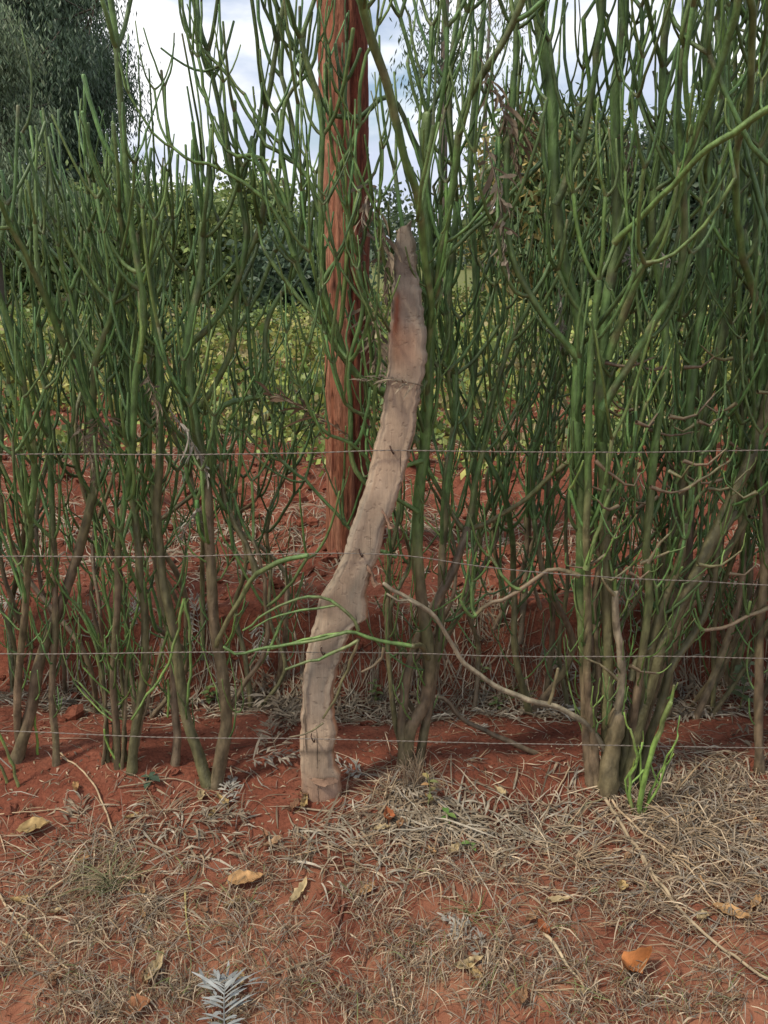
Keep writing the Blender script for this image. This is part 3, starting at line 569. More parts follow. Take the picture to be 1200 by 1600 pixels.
for pp, w_, dy_ in [([(968, 1228), (985, 1130), (1012, 1040), (1030, 960), (1062, 880), (1070, 820)], 24, .03), ([(935, 1232), (925, 1150), (935, 1050), (928, 960), (935, 880), (928, 800)], 18, .06), ([(990, 1225), (1030, 1110), (1050, 1040), (1085, 990), (1110, 930), (1120, 850), (1150, 800)], 20, .1)]:
    hand(Fb, pp, w_, w_*.6, dy_, start=.45, step=.09, ln=.09, depth=1, hue=.4, old=1.3)
for k in range(34):         # dead brown twigs tangled in the right bush
    px = rng.uniform(900, 1220); py = rng.uniform(560, 900); a = rng.uniform(-.6, .6)+(math.pi if rng.random() < .5 else 0); l_ = rng.uniform(30, 80)
    hand(Fb, [(px, py), (px+l_*.5*math.cos(a), py+l_*.3*math.sin(a)+8), (px+l_*math.cos(a), py+l_*.6*math.sin(a)-rng.uniform(0, 22))], 6, 3, rng.uniform(-.05, .05), yb=YF+rng.uniform(-.08, .12), start=.04, step=.05, ln=.035, depth=0, hue=0, old=3, tipn=1, whorl=(1,))
Gb = BP['G'] = bush(1185, 1205, 'pencil bush at the right edge with brown stems behind a heap of grey straw')
hand(Gb, [(1188, 1205), (1185, 1080), (1190, 950), (1195, 830), (1180, 700), (1195, 560), (1180, 420), (1190, 250), (1200, 100), (1190, -40)], 20, 11, .1, start=.6, hue=.5, ln=.16, old=.7, zmax=2.35)
hand(Gb, [(1230, 1205), (1225, 1000), (1215, 800), (1240, 600), (1230, 350), (1250, 100)], 24, 12, .05, start=.6, hue=.4, ln=.16, old=.6, zmax=2.35)
hand(Gb, [(1200, 950), (1165, 965), (1130, 980), (1100, 985)], 8, 7, -.05, yb=Gb.location[1], start=.05, step=.06, ln=.06, depth=0, hue=.2, old=.9, tipn=2)
hand(Gb, [(1198, 520), (1160, 400), (1150, 260), (1175, 120), (1170, -30)], 14, 10, -.35, yb=Gb.location[1], start=.1, step=.12, hue=.3, old=-.3, ln=.18, zmax=2.35)
hand(Gb, [(1225, 620), (1215, 450), (1230, 300), (1215, 100)], 14, 10, -.4, yb=Gb.location[1], start=.1, step=.12, hue=.3, old=-.3, ln=.18, zmax=2.35)

# shoots from the foot of the large bush
Sh = empty('pencil_shoot', G(998, 1272), 'bright yellow-green young pencil shoots springing up at the foot of the large right bush', 'shoot')
for pp, wd in [([(996, 1275), (1008, 1220), (1022, 1170), (1040, 1120), (1048, 1098)], 11), ([(990, 1272), (985, 1220), (995, 1180), (985, 1140)], 7), ([(1000, 1270), (1020, 1230), (1045, 1180), (1058, 1155)], 6), ([(992, 1270), (978, 1225), (985, 1205)], 6), ([(1000, 1275), (1030, 1225), (1040, 1195)], 6), ([(1005, 1240), (1000, 1190), (1005, 1160)], 5)]:
    hand(Sh, pp, wd, wd-2, 0, start=.1, step=.06, ln=.045, depth=0, hue=-1.3, old=-3, tipn=1, whorl=(1,))
S2 = empty('pencil_shoot', G(18, 1225), 'yellowing young pencil shoots at the left edge below the lowest wire', 'shoot')
for pp in [[(30, 1228), (18, 1190), (5, 1160), (-6, 1130)], [(12, 1225), (2, 1200), (-8, 1185)]]:
    hand(S2, pp, 7, 5, 0, start=2, hue=-1.6, old=-3, tipn=0)
S3 = empty('pencil_shoot', G(60, 1175), 'single yellow-green pencil shoot in front of the leftmost grey stem', 'shoot')
hand(S3, [(60, 1178), (55, 1130), (50, 1080), (48, 1050)], 6, 4, -.02, start=2, hue=-1.6, old=-3, tipn=0)
S4 = empty('pencil_shoot', G(190, 1205), 'thin yellow pencil stem arching to the soil in the tuft of shoots', 'shoot')
hand(S4, [(194, 1200), (178, 1180), (166, 1158), (163, 1140)], 6, 4, 0, start=2, hue=-1.8, old=-3, tipn=0)

# bushes of the second row and beyond the frame's sides
BACK = [(-260, 2.45, 'pencil bush beyond the left edge of the view beside the fence', 5, .4, 1),
        (-120, 2.55, 'pencil bush half hidden behind the leftmost thick grey stem', 6, .35, 1),
        (55, 2.75, 'pencil bush behind the left edge bush, dark green and thin stemmed', 4, .6, 1),
        (185, 2.62, 'pencil bush standing behind the tuft of thin upright shoots', 5, .7, 1),
        (290, 2.80, 'pencil bush behind the pair of grey stems left of the post', 4, .7, 1),
        (395, 2.70, 'small slender pencil bush midway between grey stems and red pole', 3, .8, 2),
            (700, 2.62, 'pencil bush behind the thick green stem right of the post', 4, .65, 2),
        (800, 2.85, 'pencil bush behind the pale diagonal broken branch', 4, .75, 1),
        (880, 2.58, 'dark pencil bush close behind the left side of the large right bush', 6, .7, 1),
        (985, 2.72, 'dark pencil bush directly behind the cluster of thick grey trunks', 6, .8, 1),
        (1085, 2.60, 'dark pencil bush behind the trunk slanting right', 7, .75, 0),
        (1190, 2.75, 'pencil bush behind the right edge bush and the straw heap', 8, .6, 0),
        (1320, 2.50, 'pencil bush beyond the right edge of the view beside the fence', 7, .5, 0)]
for (px, yy, lab, ns, hue, lvl) in BACK:
    x = P(px, 1000, yy)[0]; z = float(H(x, yy)); rt = empty('pencil_bush', (x, yy, z), lab, 'bush', 'leafless green pencil bushes of the live hedge')
    for k in range(ns):
        a = rng.uniform(0, 6.28); bx, by = x+.10*math.cos(a), yy+.07*math.sin(a); lean = np.array([rng.normal()*.13, rng.normal()*.08])
        if 380 < px < 620: lean[0] *= .5
        top = {0: rng.uniform(1.7, 2.5), 1: rng.uniform(1.0, 1.45), 2: rng.uniform(.7, 1.1)}[lvl]
        zz = np.linspace(0, top, 6)
        pts = [np.array([bx+lean[0]*h+.05*rng.normal()*(h > .1), by+lean[1]*h+.04*rng.normal()*(h > .1), float(H(bx, by))-.02+h]) for h in zz]
        stem_on(rt, pts, rng.uniform(.007, .013), rng.uniform(.004, .006), start=rng.uniform(.3, .6), step=.16, ln=.14, depth=2, hue=hue, old=rng.uniform(.2, .7), zmax={0: 2.7, 1: 1.6, 2: 1.3}[lvl], per_branch=True)
print('stems', NB[0], 'objects', len(bpy.data.objects))

# ------------------------------------------------------------------ background trees, shrubs, crop
def leaves(acc, cen, n, spread, size, col, droop=0., narrow=.35, var=.35, drop=0.):
    """n small pointed leaves scattered round each centre (m,3)"""
    cen = np.asarray(cen, float); m = len(cen)
    c = np.repeat(cen, n, 0)+rng.normal(size=(m*n, 3))*np.asarray(spread)
    if drop: c[:, 2] -= rng.random(m*n)*drop
    d = rng.normal(size=(m*n, 3)); d /= np.linalg.norm(d, axis=1, keepdims=True)
    d = d*(1-droop)+np.array([0, 0, -1])*droop; d /= np.linalg.norm(d, axis=1, keepdims=True)
    w = np.cross(d, rng.normal(size=(m*n, 3))); w /= np.linalg.norm(w, axis=1, keepdims=True)
    sz = (size*rng.uniform(.6, 1.3, m*n))[:, None]
    V = np.stack([c, c+d*sz*.45+w*sz*narrow*.5, c+d*sz, c+d*sz*.45-w*sz*narrow*.5], 1)
    F = np.arange(m*n*4).reshape(-1, 4)
    col = np.asarray(col); cc = col[rng.integers(0, len(col), m)]; cc = np.repeat(cc, n, 0)*rng.uniform(1-var, 1+var, (m*n, 1))
    acc.add(V, F, np.repeat(cc, 4, 0))
def tree(px, Y, h, crown, cols, label, trunk_w, kind='drooping_tree', lean=0., group=None, n=26, limbs=26, bark=(.09, .075, .06), cat='tree', size=.09, droop=.6, drop=.5, narrow=.22, jit=.16, base_py=None):
    """crown: function(t in 0..1 up the tree) -> radius; leaves hang from real limbs"""
    x = P(px, 800, Y)[0]; z0 = float(H(x, Y)); rt = empty(kind, (x, Y, z0), label, cat, group)
    zz = np.linspace(0, h, 12); wx = .05*h*.3*vnoise(zz*.6, zz*0+px); pts = np.stack([x+lean*zz+wx, Y+.5*wx, z0+zz-.05], 1)
    acc = Acc(); tube(acc, pts, np.linspace(trunk_w, trunk_w*.25, 12), bark, 9)
    part('trunk', acc, M_BARK, rt)
    la = Acc(); cen = []
    for k in range(limbs):
        t = rng.uniform(0, 1)**.8; t0 = .12+.86*t; R = crown(t0)
        if R <= 0: continue
        b = np.array([np.interp(t0*h, zz, pts[:, q]) for q in range(3)]); a = rng.uniform(0, 6.28)
        up = rng.uniform(.1, .8)
        tip = b+R*rng.uniform(.55, 1.1)*np.array([math.cos(a), math.sin(a), up])
        mid = (b+tip)/2+np.array([0, 0, .08*R])+rng.normal(size=3)*.06*R
        q = resample([b, mid, tip], max(.12, R/9)); tube(la, q, np.linspace(trunk_w*.3*(1.1-t0), trunk_w*.05, len(q)), bark, 5)
        for s_ in np.linspace(.35, 1, 7):
            i = int(s_*(len(q)-1)); cen.append(q[i]+rng.normal(size=3)*R*jit)
            if rng.random() < .6:
                e_ = cen[-1]+rng.normal(size=3)*R*jit; tube(la, [q[i], (q[i]+e_)/2, e_], trunk_w*.04, bark, 4); cen.append(e_)
    part('limbs', la, M_BARK, rt)['kind'] = 'stuff'
    ca = Acc(); leaves(ca, cen, n, [.13*1.2, .13*1.2, .11], size, cols, droop, narrow, drop=drop)
    part('crown', ca, M_LEAF, rt, smooth=False)['kind'] = 'stuff'
    return rt
GUM = [(.18, .25, .14), (.14, .20, .11), (.25, .30, .18), (.09, .13, .07)]
DARK = [(.075, .12, .07), (.10, .15, .09), (.05, .085, .05)]
BUSHY = [(.25, .32, .10), (.19, .27, .09), (.31, .35, .13), (.13, .19, .07)]
MANGO = [(.10, .16, .05), (.15, .20, .07), (.30, .24, .08), (.08, .12, .045)]
tree(150, 15, 8.2, lambda t: 1.75*math.sin(math.pi*min(1, t*1.05))**.7 if t > .12 else 0, DARK, 'tall dark drooping tree behind the bushes at the left, cut by the top edge', .20, n=190, limbs=84, drop=.6, size=.10, jit=.11)
tree(45, 11, 3.9, lambda t: 1.3*(1-t*.6) if t > .3 else 0, GUM, 'paler grey-green feathery tree in front of the tall dark tree', .09, kind='feathery_tree', n=110, limbs=56, drop=.3, size=.075, jit=.12)
tree(-95, 13, 6.2, lambda t: 1.5 if t > .3 else 0, GUM, 'grey-green tree cut off by the left edge of the view', .13, kind='feathery_tree', n=34, limbs=34)
tree(690, 13, 7.2, lambda t: .95 if t > .66 else (.55 if .42 < t < .6 else 0), DARK, 'slender bare-stemmed tree with sparse leaf tufts standing right of the crooked post', .085, kind='slender_tree', n=14, limbs=34, bark=(.13, .105, .085), size=.11)
tree(742, 15, 5.6, lambda t: .7 if t > .5 else 0, GUM, 'thin grey tree just right of the slender bare-stemmed one', .06, kind='slender_tree', n=10, limbs=18, bark=(.14, .125, .10))
sh = dict(kind='leafy_tree', drop=.12, droop=.1, narrow=.5, jit=.26, size=.10, n=34)
tree(330, 12.5, 1.6, lambda t: .8*(1.1-t*.7), BUSHY, 'light green bushy tree with an upright crown left of the red pole', .06, limbs=42, **sh)
tree(430, 13.5, 1.8, lambda t: .95*(1.1-t*.7), BUSHY, 'green bushy tree close to the left side of the red pole', .07, limbs=46, **sh)
tree(478, 11.5, 1.1, lambda t: .7*(1.1-t*.5), DARK, 'low dark shrub at the foot of the bushy trees beside the red pole', .05, limbs=40, **sh)
tree(245, 14, 1.6, lambda t: 1.2*(1.1-t*.6), BUSHY, 'broad bushy tree under the right flank of the tall dark tree', .07, limbs=46, **sh)
tree(60, 13, 1.6, lambda t: 1.5*(1.1-t*.6), BUSHY, 'broad low tree filling the skyline at the left edge', .08, limbs=60, **sh)
tree(825, 12, 2.55, lambda t: 1.15*(1.1-t*.6), MANGO, 'round mango-like tree with yellowing young leaves right of the slender trees', .09, limbs=58, **{**sh, 'size': .15, 'narrow': .32, 'droop': .45})
tree(905, 14, 2.6, lambda t: 1.2*(1.1-t*.6), BUSHY, 'green tree behind the left side of the dense right hedge', .08, limbs=46, **sh)
tree(1010, 12, 2.3, lambda t: 1.3*(1.1-t*.6), DARK, 'dark low tree behind the middle of the dense right hedge', .08, limbs=52, **sh)
tree(1120, 13.5, 3.3, lambda t: 1.3*(1.1-t*.6), BUSHY, 'taller green tree behind the right end of the hedge', .09, limbs=50, **sh)
tree(1230, 12, 2.6, lambda t: 1.4*(1.1-t*.6), MANGO, 'broad green tree at the right edge behind the hedge', .09, limbs=52, **sh)
# dry banana clump behind the right edge
def banana(px, Y, label):
    x = P(px, 800, Y)[0]; z0 = float(H(x, Y)); rt = empty('banana_plant', (x, Y, z0), label, 'plant')
    a = Acc(); tube(a, [[x, Y, z0-.03], [x+.02, Y, z0+.6], [x+.05, Y, z0+1.15]], [.09, .075, .05], (.17, .11, .07), 9); part('trunk', a, M_BARK, rt)
    for k in range(11):
        az = k*6.28/11+rng.normal()*.2; dry = k % 2
        t = np.linspace(0, 1, 9); L_ = rng.uniform(.75, 1.2); up = .15 if dry else .75
        r = L_*t*(.35 if dry else .7); zz = z0+1.1+L_*(up*t-(1.25 if dry else .8)*t**2)
        c = np.stack([x+.05+r*math.cos(az), Y+r*math.sin(az), zz], 1); w = (.11 if not dry else .06)*np.sin(np.pi*(t*.93+.06))
        sd_ = np.array([-math.sin(az), math.cos(az), 0])
        V = np.stack([c+sd_*w[:, None]-[0, 0, .02], c, c-sd_*w[:, None]-[0, 0, .02]], 1); i = np.arange(8)[:, None]*3+np.arange(2)[None]
        b = Acc(); b.add(V, np.stack([i, i+1, i+4, i+3], -1), (.26, .19, .11) if dry else (.10, .16, .05)); part('leaf', b, M_LEAF, rt)
banana(1148, 8.5, 'banana plant with brown dry hanging leaves seen through the right hedge')

# far line of trees and hills closing the horizon
def far_line():
    acc = Acc(); n = 1500
    a = rng.uniform(-1.25, 1.25, n); d = rng.uniform(38, 75, n); x = d*np.sin(a); y = d*np.cos(a)
    hgt = 1.3+1.5*(vnoise(a*14, a*0, None, 77)+1)*.5+.8*rng.random(n)
    cen = np.stack([x, y, H(x, y)+rng.random(n)*hgt], 1)
    leaves(acc, cen, 46, [.55, .55, .35], .38, [(.05, .08, .04), (.07, .10, .045), (.035, .055, .03)], 0, .6)
    tag(link('far_woods', acc.mesh('far_woods', smooth=False), M_LEAF), 'hazy line of bushes and trees closing the field along the horizon', 'woods', kind='stuff')
far_line()
def crop():
    """knee-high pea crop and weeds: one mass of small leaves on stems"""
    acc = Acc(); n = 2100
    y = rng.uniform(4.7, 15, n); x = rng.uniform(-.62, .62, n)*y
    k = rng.random(n) < np.clip((y-4.4)/3.2, 0.08, 1)*(.55+.45*vnoise(x*.9, y*.9, None, 31)); x, y = x[k], y[k]
    h = rng.uniform(.12, .42, len(x))*sstep(4, 8, y)+.05
    z = H(x, y)
    for f in (.45, .75, 1):
        leaves(acc, np.stack([x, y, z+h*f], 1), 55, [.14, .14, .06], .058, [(.24, .29, .07), (.16, .23, .055), (.32, .32, .09), (.10, .15, .045), (.28, .24, .11)], .1, .65)
    tag(link('undergrowth', acc.mesh('undergrowth', smooth=False), M_LEAF), 'yellow-green knee-high crop and weeds covering the field behind the hedge', 'weeds', kind='stuff')
    # individual nearer leafy weeds with stems
    for k in range(16):
        px, yy = [(430, 7.2), (470, 6.4), (500, 5.9), (360, 6.6), (455, 5.3), (410, 8), (250, 6.8), (190, 7.4), (120, 6.9), (60, 7.5), (700, 7.6), (760, 7), (820, 7.8), (600, 7.3), (560, 6.7), (485, 7.8)][k]
        x = P(px, 800, yy)[0]; z = float(H(x, yy)); a = Acc(); hh = rng.uniform(.25, .45)
        rt = empty('leafy_weed', (x, yy, z), 'broad-leaved weed in the field '+['just left of the red pole', 'in the gap left of the red pole, nearest row', 'closest to the left side of the red pole', 'right of the pair of grey stems', 'lowest in the gap left of the red pole', 'far back in the gap left of the red pole', 'behind the left pair of grey stems', 'behind the tuft of thin shoots', 'right of the leftmost thick stem', 'at the left edge of the view', 'right of the thick green stem', 'above the pale diagonal branch', 'left of the large right bush', 'between the red pole and the post', 'at the right side of the red pole', 'deep behind the left side of the red pole'][k], 'weed', 'leafy weeds in the field')
        for j in range(4):
            tip = np.array([x+rng.normal()*.1, yy+rng.normal()*.08, z+hh*rng.uniform(.6, 1)]); tube(a, [[x, yy, z-.02], (np.array([x, yy, z])+tip)/2+[.01, 0, .02], tip], [.006, .005, .003], (.10, .13, .05), 5)
        part('stem', a, M_STEM, rt)
        b = Acc(); leaves(b, np.array([[x, yy, z+hh*f] for f in (.3, .5, .7, .85, 1)]), 9, [.07, .06, .04], .085, [(.20, .26, .05), (.13, .2, .045), (.26, .27, .06)], .15, .7); part('leaves', b, M_LEAF, rt, smooth=False)['kind'] = 'stuff'
crop()

# ------------------------------------------------------------------ litter on the ground
def ribbons(acc, p, az, ln, w, col, curl, lift, seg=4, flat=.8, el=0.):
    """vectorised curved blades. p (n,3) roots, az heading, ln length, w width, curl turn in radians, lift height"""
    n = len(p); t = np.linspace(0, 1, seg+1)
    A = az[:, None]+curl[:, None]*t[None]; ds = (ln/seg)[:, None]
    x = p[:, :1]+np.cumsum(np.cos(A)*ds, 1)-np.cos(A[:, :1])*ds; y = p[:, 1:2]+np.cumsum(np.sin(A)*ds, 1)-np.sin(A[:, :1])*ds
    z = H(x, y)+lift[:, None]*np.sin(np.pi*np.clip(t[None]*.9+.08, 0, 1))+.0015+(np.asarray(el).reshape(-1, 1)*t[None] if np.ndim(el) else el)
    c = np.stack([x, y, z], -1)
    tw = rng.uniform(-1.2, 1.2, n)[:, None]; ww = (w[:, None]*np.sin(np.pi*(t[None]*.86+.1)))*.5
    sx = -np.sin(A)*np.cos(tw)*ww; sy = np.cos(A)*np.cos(tw)*ww; sz = np.sin(tw)*ww*flat+A*0
    s_ = np.stack([sx, sy, sz], -1)
    V = np.stack([c+s_, c-s_], 2).reshape(n, -1, 3)
    i = np.arange(seg)*2; f = np.stack([i, i+1, i+3, i+2], -1); F = f[None]+(np.arange(n)*(seg+1)*2)[:, None, None]
    acc.add(V, F, np.repeat(col, (seg+1)*2, 0))
STRAW = np.array([(.31, .235, .155), (.24, .185, .135), (.46, .37, .26), (.19, .14, .095), (.25, .22, .18), (.28, .20, .12)])
SILV = np.array([(.28, .235, .175), (.34, .30, .235), (.22, .175, .12), (.25, .20, .14)])
# patches: pixel centre, spread (m) along x and y, number, mean length, kind 0 straw 1 silver leaf litter 2 short tangled grass
PATCH = [(1090, 1290, .17, .10, 1500, .11, 0), (1150, 1380, .16, .10, 1100, .10, 0), (1010, 1380, .10, .08, 420, .09, 0), (1060, 1210, .16, .06, 600, .07, 1), (1160, 1240, .12, .06, 500, .08, 0),
         (690, 1285, .14, .05, 520, .08, 1), (780, 1290, .14, .04, 420, .08, 1), (700, 1340, .22, .06, 700, .07, 0), (620, 1260, .05, .05, 200, .09, 0), (640, 1225, .05, .06, 260, .10, 0),
         (180, 1380, .12, .07, 950, .08, 2), (240, 1330, .12, .05, 420, .07, 1), (60, 1330, .10, .06, 300, .09, 0), (300, 1290, .10, .04, 300, .06, 1), (110, 1440, .14, .07, 450, .08, 0),
         (250, 1480, .20, .10, 2000, .045, 2), (120, 1560, .22, .06, 1500, .045, 2), (360, 1470, .12, .10, 1100, .045, 2), (560, 1560, .22, .06, 1500, .04, 2), (730, 1500, .18, .09, 1500, .045, 2),
         (880, 1550, .20, .07, 1300, .045, 2), (640, 1440, .12, .06, 600, .06, 2), (1000, 1480, .18, .08, 800, .05, 2), (1120, 1560, .16, .05, 600, .04, 2), (860, 1380, .12, .08, 420, .06, 0), (420, 1330, .08, .05, 260, .05, 1), (560, 1330, .10, .05, 340, .06, 1),
         (30, 1480, .10, .06, 380, .06, 2), (400, 1580, .15, .04, 700, .04, 2),
         (440, 1105, .20, .045, 950, .075, 1), (200, 1100, .28, .05, 800, .07, 1), (60, 1100, .2, .06, 420, .07, 1), (600, 1110, .12, .05, 480, .07, 1), (800, 1110, .28, .05, 1000, .07, 1), (1090, 1100, .25, .06, 1200, .07, 1), (780, 1055, .25, .05, 420, .07, 0),
         (1100, 920, .35, .06, 600, .08, 1), (700, 960, .12, .05, 420, .08, 1), (440, 900, .3, .05, 260, .08, 1), (200, 880, .4, .08, 450, .08, 1), (820, 850, .4, .14, 1000, .09, 0), (480, 800, .4, .2, 700, .09, 0), (480, 690, .8, .5, 4200, .12, 0), (800, 700, .8, .4, 4200, .12, 0), (200, 740, .7, .4, 3000, .11, 0), (480, 840, .7, .12, 1400, .09, 1), (900, 860, .7, .12, 1200, .09, 1), (150, 840, .5, .12, 900, .09, 1), (480, 600, 1.6, .9, 4000, .15, 0), (900, 610, 1.6, .9, 2500, .15, 0),
         (150, 1250, .25, .05, 260, .06, 0), (450, 1225, .2, .05, 130, .06, 0), (800, 1225, .2, .05, 160, .06, 0)]
def litter():
    for kd, nm, lab in [(0, 'straw', 'dry tan straw lying in loose heaps on the red soil'), (1, 'leaf_litter', 'grey narrow fallen leaves strewn under and behind the hedge'), (2, 'dry_grass', 'short tangled dry grass on the verge in front of the fence')]:
        acc = Acc()
        for (px, py, sx, sy, n, ml, k) in PATCH:
            if k != kd: continue
            n = int(n*(.52 if k == 2 else .62 if py > 1200 else .6)*(.45 if px < 480 and 1200 < py < 1345 else 1))
            c = G(px, py); x = c[0]+rng.normal(size=n)*sx; y = c[1]+rng.normal(size=n)*sy*1.2
            if k == 2:      # grow in tufts
                tn = max(3, n//26); tx, ty = c[0]+rng.normal(size=tn)*sx, c[1]+rng.normal(size=tn)*sy*1.2; q = rng.integers(0, tn, n); x = tx[q]+rng.normal(size=n)*.018; y = ty[q]+rng.normal(size=n)*.018
            az = rng.uniform(0, 6.28, n) if k != 0 else rng.normal(.2 if px > 900 else 0, .9, n)+np.pi*(rng.random(n) < .5)
            ln = ml*np.exp(rng.normal(0, .4, n))
            w = {0: .0028, 1: .0046, 2: .0019}[k]*rng.uniform(.6, 1.5, n)
            pal = SILV if k == 1 else STRAW; col = pal[rng.integers(0, len(pal), n)]*rng.uniform(.6, 1.15, (n, 1))*(.9 if k == 2 else 1)
            gr = rng.random(n) < (.05 if k == 2 else 0); col[gr] = np.array([.13, .15, .06])
            heap = 0.0 if k != 0 else .04*np.exp(-(((x-c[0])/sx)**2+((y-c[1])/sy)**2)/2)*rng.random(n)*min(1, n/900)
            ribbons(acc, np.stack([x, y, x*0], 1), az, ln, w, col, rng.normal(0, .45, n), np.abs(rng.normal(0, .008 if k != 2 else .014, n))+heap, el=(np.abs(rng.normal(0, .006, n)) if k != 2 else np.abs(rng.normal(.006, .012, n))))
        # thin even scatter
        n = [1700, 2600, 900][kd]; y = rng.uniform(1.25, 2.5, n) if kd != 1 else rng.uniform(1.9, 7.5, n); x = rng.uniform(-.62, .62, n)*(y+.5)
        dens = vnoise(x*3, y*3, None, 50+kd); q = rng.random(n) < .5+.6*dens; x, y = x[q], y[q]; n = len(x)
        pal = [STRAW, SILV, STRAW][kd]
        ribbons(acc, np.stack([x, y, x*0], 1), rng.uniform(0, 6.28, n), .05*np.exp(rng.normal(0, .5, n))*np.clip(y/2.4, 1, 2), .0028*rng.uniform(.6, 1.6, n)*np.clip(y/2.4, 1, 2), pal[rng.integers(0, len(pal), n)]*rng.uniform(.6, 1.1, (n, 1)), rng.normal(0, .8, n), np.abs(rng.normal(0, .006, n)))
        if kd == 1:     # crumbs of leaf and bark
            n = 9000; y = rng.uniform(1.25, 3.4, n); x = rng.uniform(-.62, .62, n)*(y+.5); pal = np.array([(.24, .15, .09), (.34, .27, .18), (.16, .09, .055), (.30, .22, .16)])
            ribbons(acc, np.stack([x, y, x*0], 1), rng.uniform(0, 6.28, n), rng.uniform(.005, .02, n), rng.uniform(.0025, .007, n), pal[rng.integers(0, 4, n)]*rng.uniform(.6, 1.2, (n, 1)), rng.normal(0, .8, n), np.abs(rng.normal(0, .003, n)), seg=2)
        tag(link(nm, acc.mesh(nm), M_DRY), lab, nm.replace('_', ' '), kind='stuff')
litter()

# ------------------------------------------------------------------ single dead leaves, fronds, sticks
def frond_mesh(name, seed, ln=.15, col=(.30, .28, .245), pairs=9, curl=.25, tight=1.):
    """feather-like leaf: rachis, side pinnae split into narrow lobes; lies along +x"""
    r_ = np.random.default_rng(seed); acc = Acc(); t = np.linspace(0, 1, 9); bend = r_.normal()*.35
    ax = np.stack([ln*t, ln*.3*bend*t**2, .018*np.sin(t*3)*curl*2+.004], 1); tube(acc, ax, np.linspace(.0013, .0006, 9), np.array(col)*.7, 4)
    P_, D_, L2, W_ = [], [], [], []
    for k in range(pairs):
        f = .12+.86*k/(pairs-1); p = np.array([np.interp(f, t, ax[:, q]) for q in range(3)])
        for s_ in (-1, 1):
            a = s_*(1.05*tight-.55*f)+r_.normal()*.12+bend*f*.6; l_ = ln*.42*math.sin(math.pi*(f*.75+.2))*r_.uniform(.35, 1.2)
            P_.append(p); D_.append(a); L2.append(l_)
            for q in range(2):
                g = r_.uniform(.25, .6); P_.append(p+np.array([math.cos(a), math.sin(a), 0])*l_*g); D_.append(a-s_*r_.uniform(.2, .55)*(1 if q else -1)); L2.append(l_*r_.uniform(.4, .62))
    P_.append(ax[-1]); D_.append(bend); L2.append(ln*.2)
    for p, a, l_ in zip(P_, D_, L2):
        u = np.linspace(0, 1, 5); el = r_.normal()*.55; c = p+np.stack([np.cos(a)*l_*u, np.sin(a)*l_*u, l_*(.25*u-.35*u**2+el*u*.5)], 1)
        w = .0042*(ln/.15)*np.sin(np.pi*(u*.85+.1)); sd_ = np.array([-math.sin(a), math.cos(a), r_.normal()*.5])
        V = np.stack([c+sd_*w[:, None]/1.6, c-sd_*w[:, None]/1.6], 1); i = np.arange(4)*2
        acc.add(V, np.stack([i, i+1, i+3, i+2], -1), np.array(col)*r_.uniform(.7, 1.2))
    m = acc.mesh(name); m.materials.append(M_DRY); return m
FM = [frond_mesh('feathery_leaf', 100+k, .15, [(.24, .205, .16), (.20, .16, .115), (.30, .28, .24), (.17, .125, .085)][k % 4], 8+k % 3) for k in range(8)]
def place(mesh, name, loc, az, label, cat, group=None, sc=1., tilt=(0, 0)):
    o = bpy.data.objects.new(name, mesh); COL.objects.link(o); o.location = [float(q) for q in loc]; o.rotation_euler = (tilt[0], tilt[1], az); o.scale = (sc,)*3
    return tag(o, label, cat, group)
def slope(x, y, az):
    e = .03; ca, sa = math.cos(az), math.sin(az)
    f = float(H(x+e*ca, y+e*sa)-H(x-e*ca, y-e*sa))/(2*e); s_ = float(H(x-e*sa, y+e*ca)-H(x+e*sa, y-e*ca))/(2*e)
    return (math.atan(s_)*.8, -math.atan(f)*.8)
FR = [(385, 1196, .1, 1.2, 0, 'grey feathery leaf lying on bare soil left of the foot of the post'), (432, 1178, 1.9, 1.1, 1, 'upright tip of grey feathery leaf just left of the foot of the post'),
      (575, 1218, 2.7, 1.1, 2, 'grey feathery leaf on the red soil right of the foot of the post'), (600, 1235, -.3, 1, 0, 'curled grey feathery leaf near the straw beneath the thick green stem'),
      (440, 1090, -1.2, .9, 1, 'brown feathery leaf hanging over the ditch left of the post'), (405, 975, -1.3, 1.0, 2, 'pale silvery feathery leaf on the red bank left of the post'),
      (475, 970, 1.4, .9, 3, 'brown feathery leaf on the bank touching the left side of the post'), (380, 905, .9, 1.2, 2, 'white-backed feathery leaf high on the bank left of the post'),
      (430, 1075, .2, 1.3, 3, 'flat brown feathery leaf on the ditch litter left of the post'), (745, 1148, 1, .5, 2, 'tiny star-shaped grey leaf on bare soil right of the hedge bush'),
      (760, 1505, 2.2, .9, 2, 'white-edged feathery leaf on the verge beside two pale yellow leaves'), (290, 1295, .3, 1.1, 1, 'grey feathery leaf near the dry grass clump at the left'),
      (120, 1300, 1.8, 1, 1, 'small grey feathery leaf left of the dry grass clump'), (1165, 1350, -.9, 1.2, 0, 'grey feathery leaf sunk in the straw heap at the right'),
      (1140, 1160, .2, 1.3, 1, 'grey feathery leaf behind the straw heap under the lowest wire'), (1110, 1080, 2.9, 1.3, 1, 'grey feathery leaf in the ditch behind the right bush'),
      (350, 1270, 1.5, .9, 2, 'small grey feathery leaf left of the bare soil patch')]
for (px, py, az, sc, v, lab) in FR:
    g = G(px, py); place(FM[v], 'feathery_leaf', g+[0, 0, .004], az, lab, 'dead leaf', 'fallen feathery leaves', sc, slope(g[0], g[1], az))
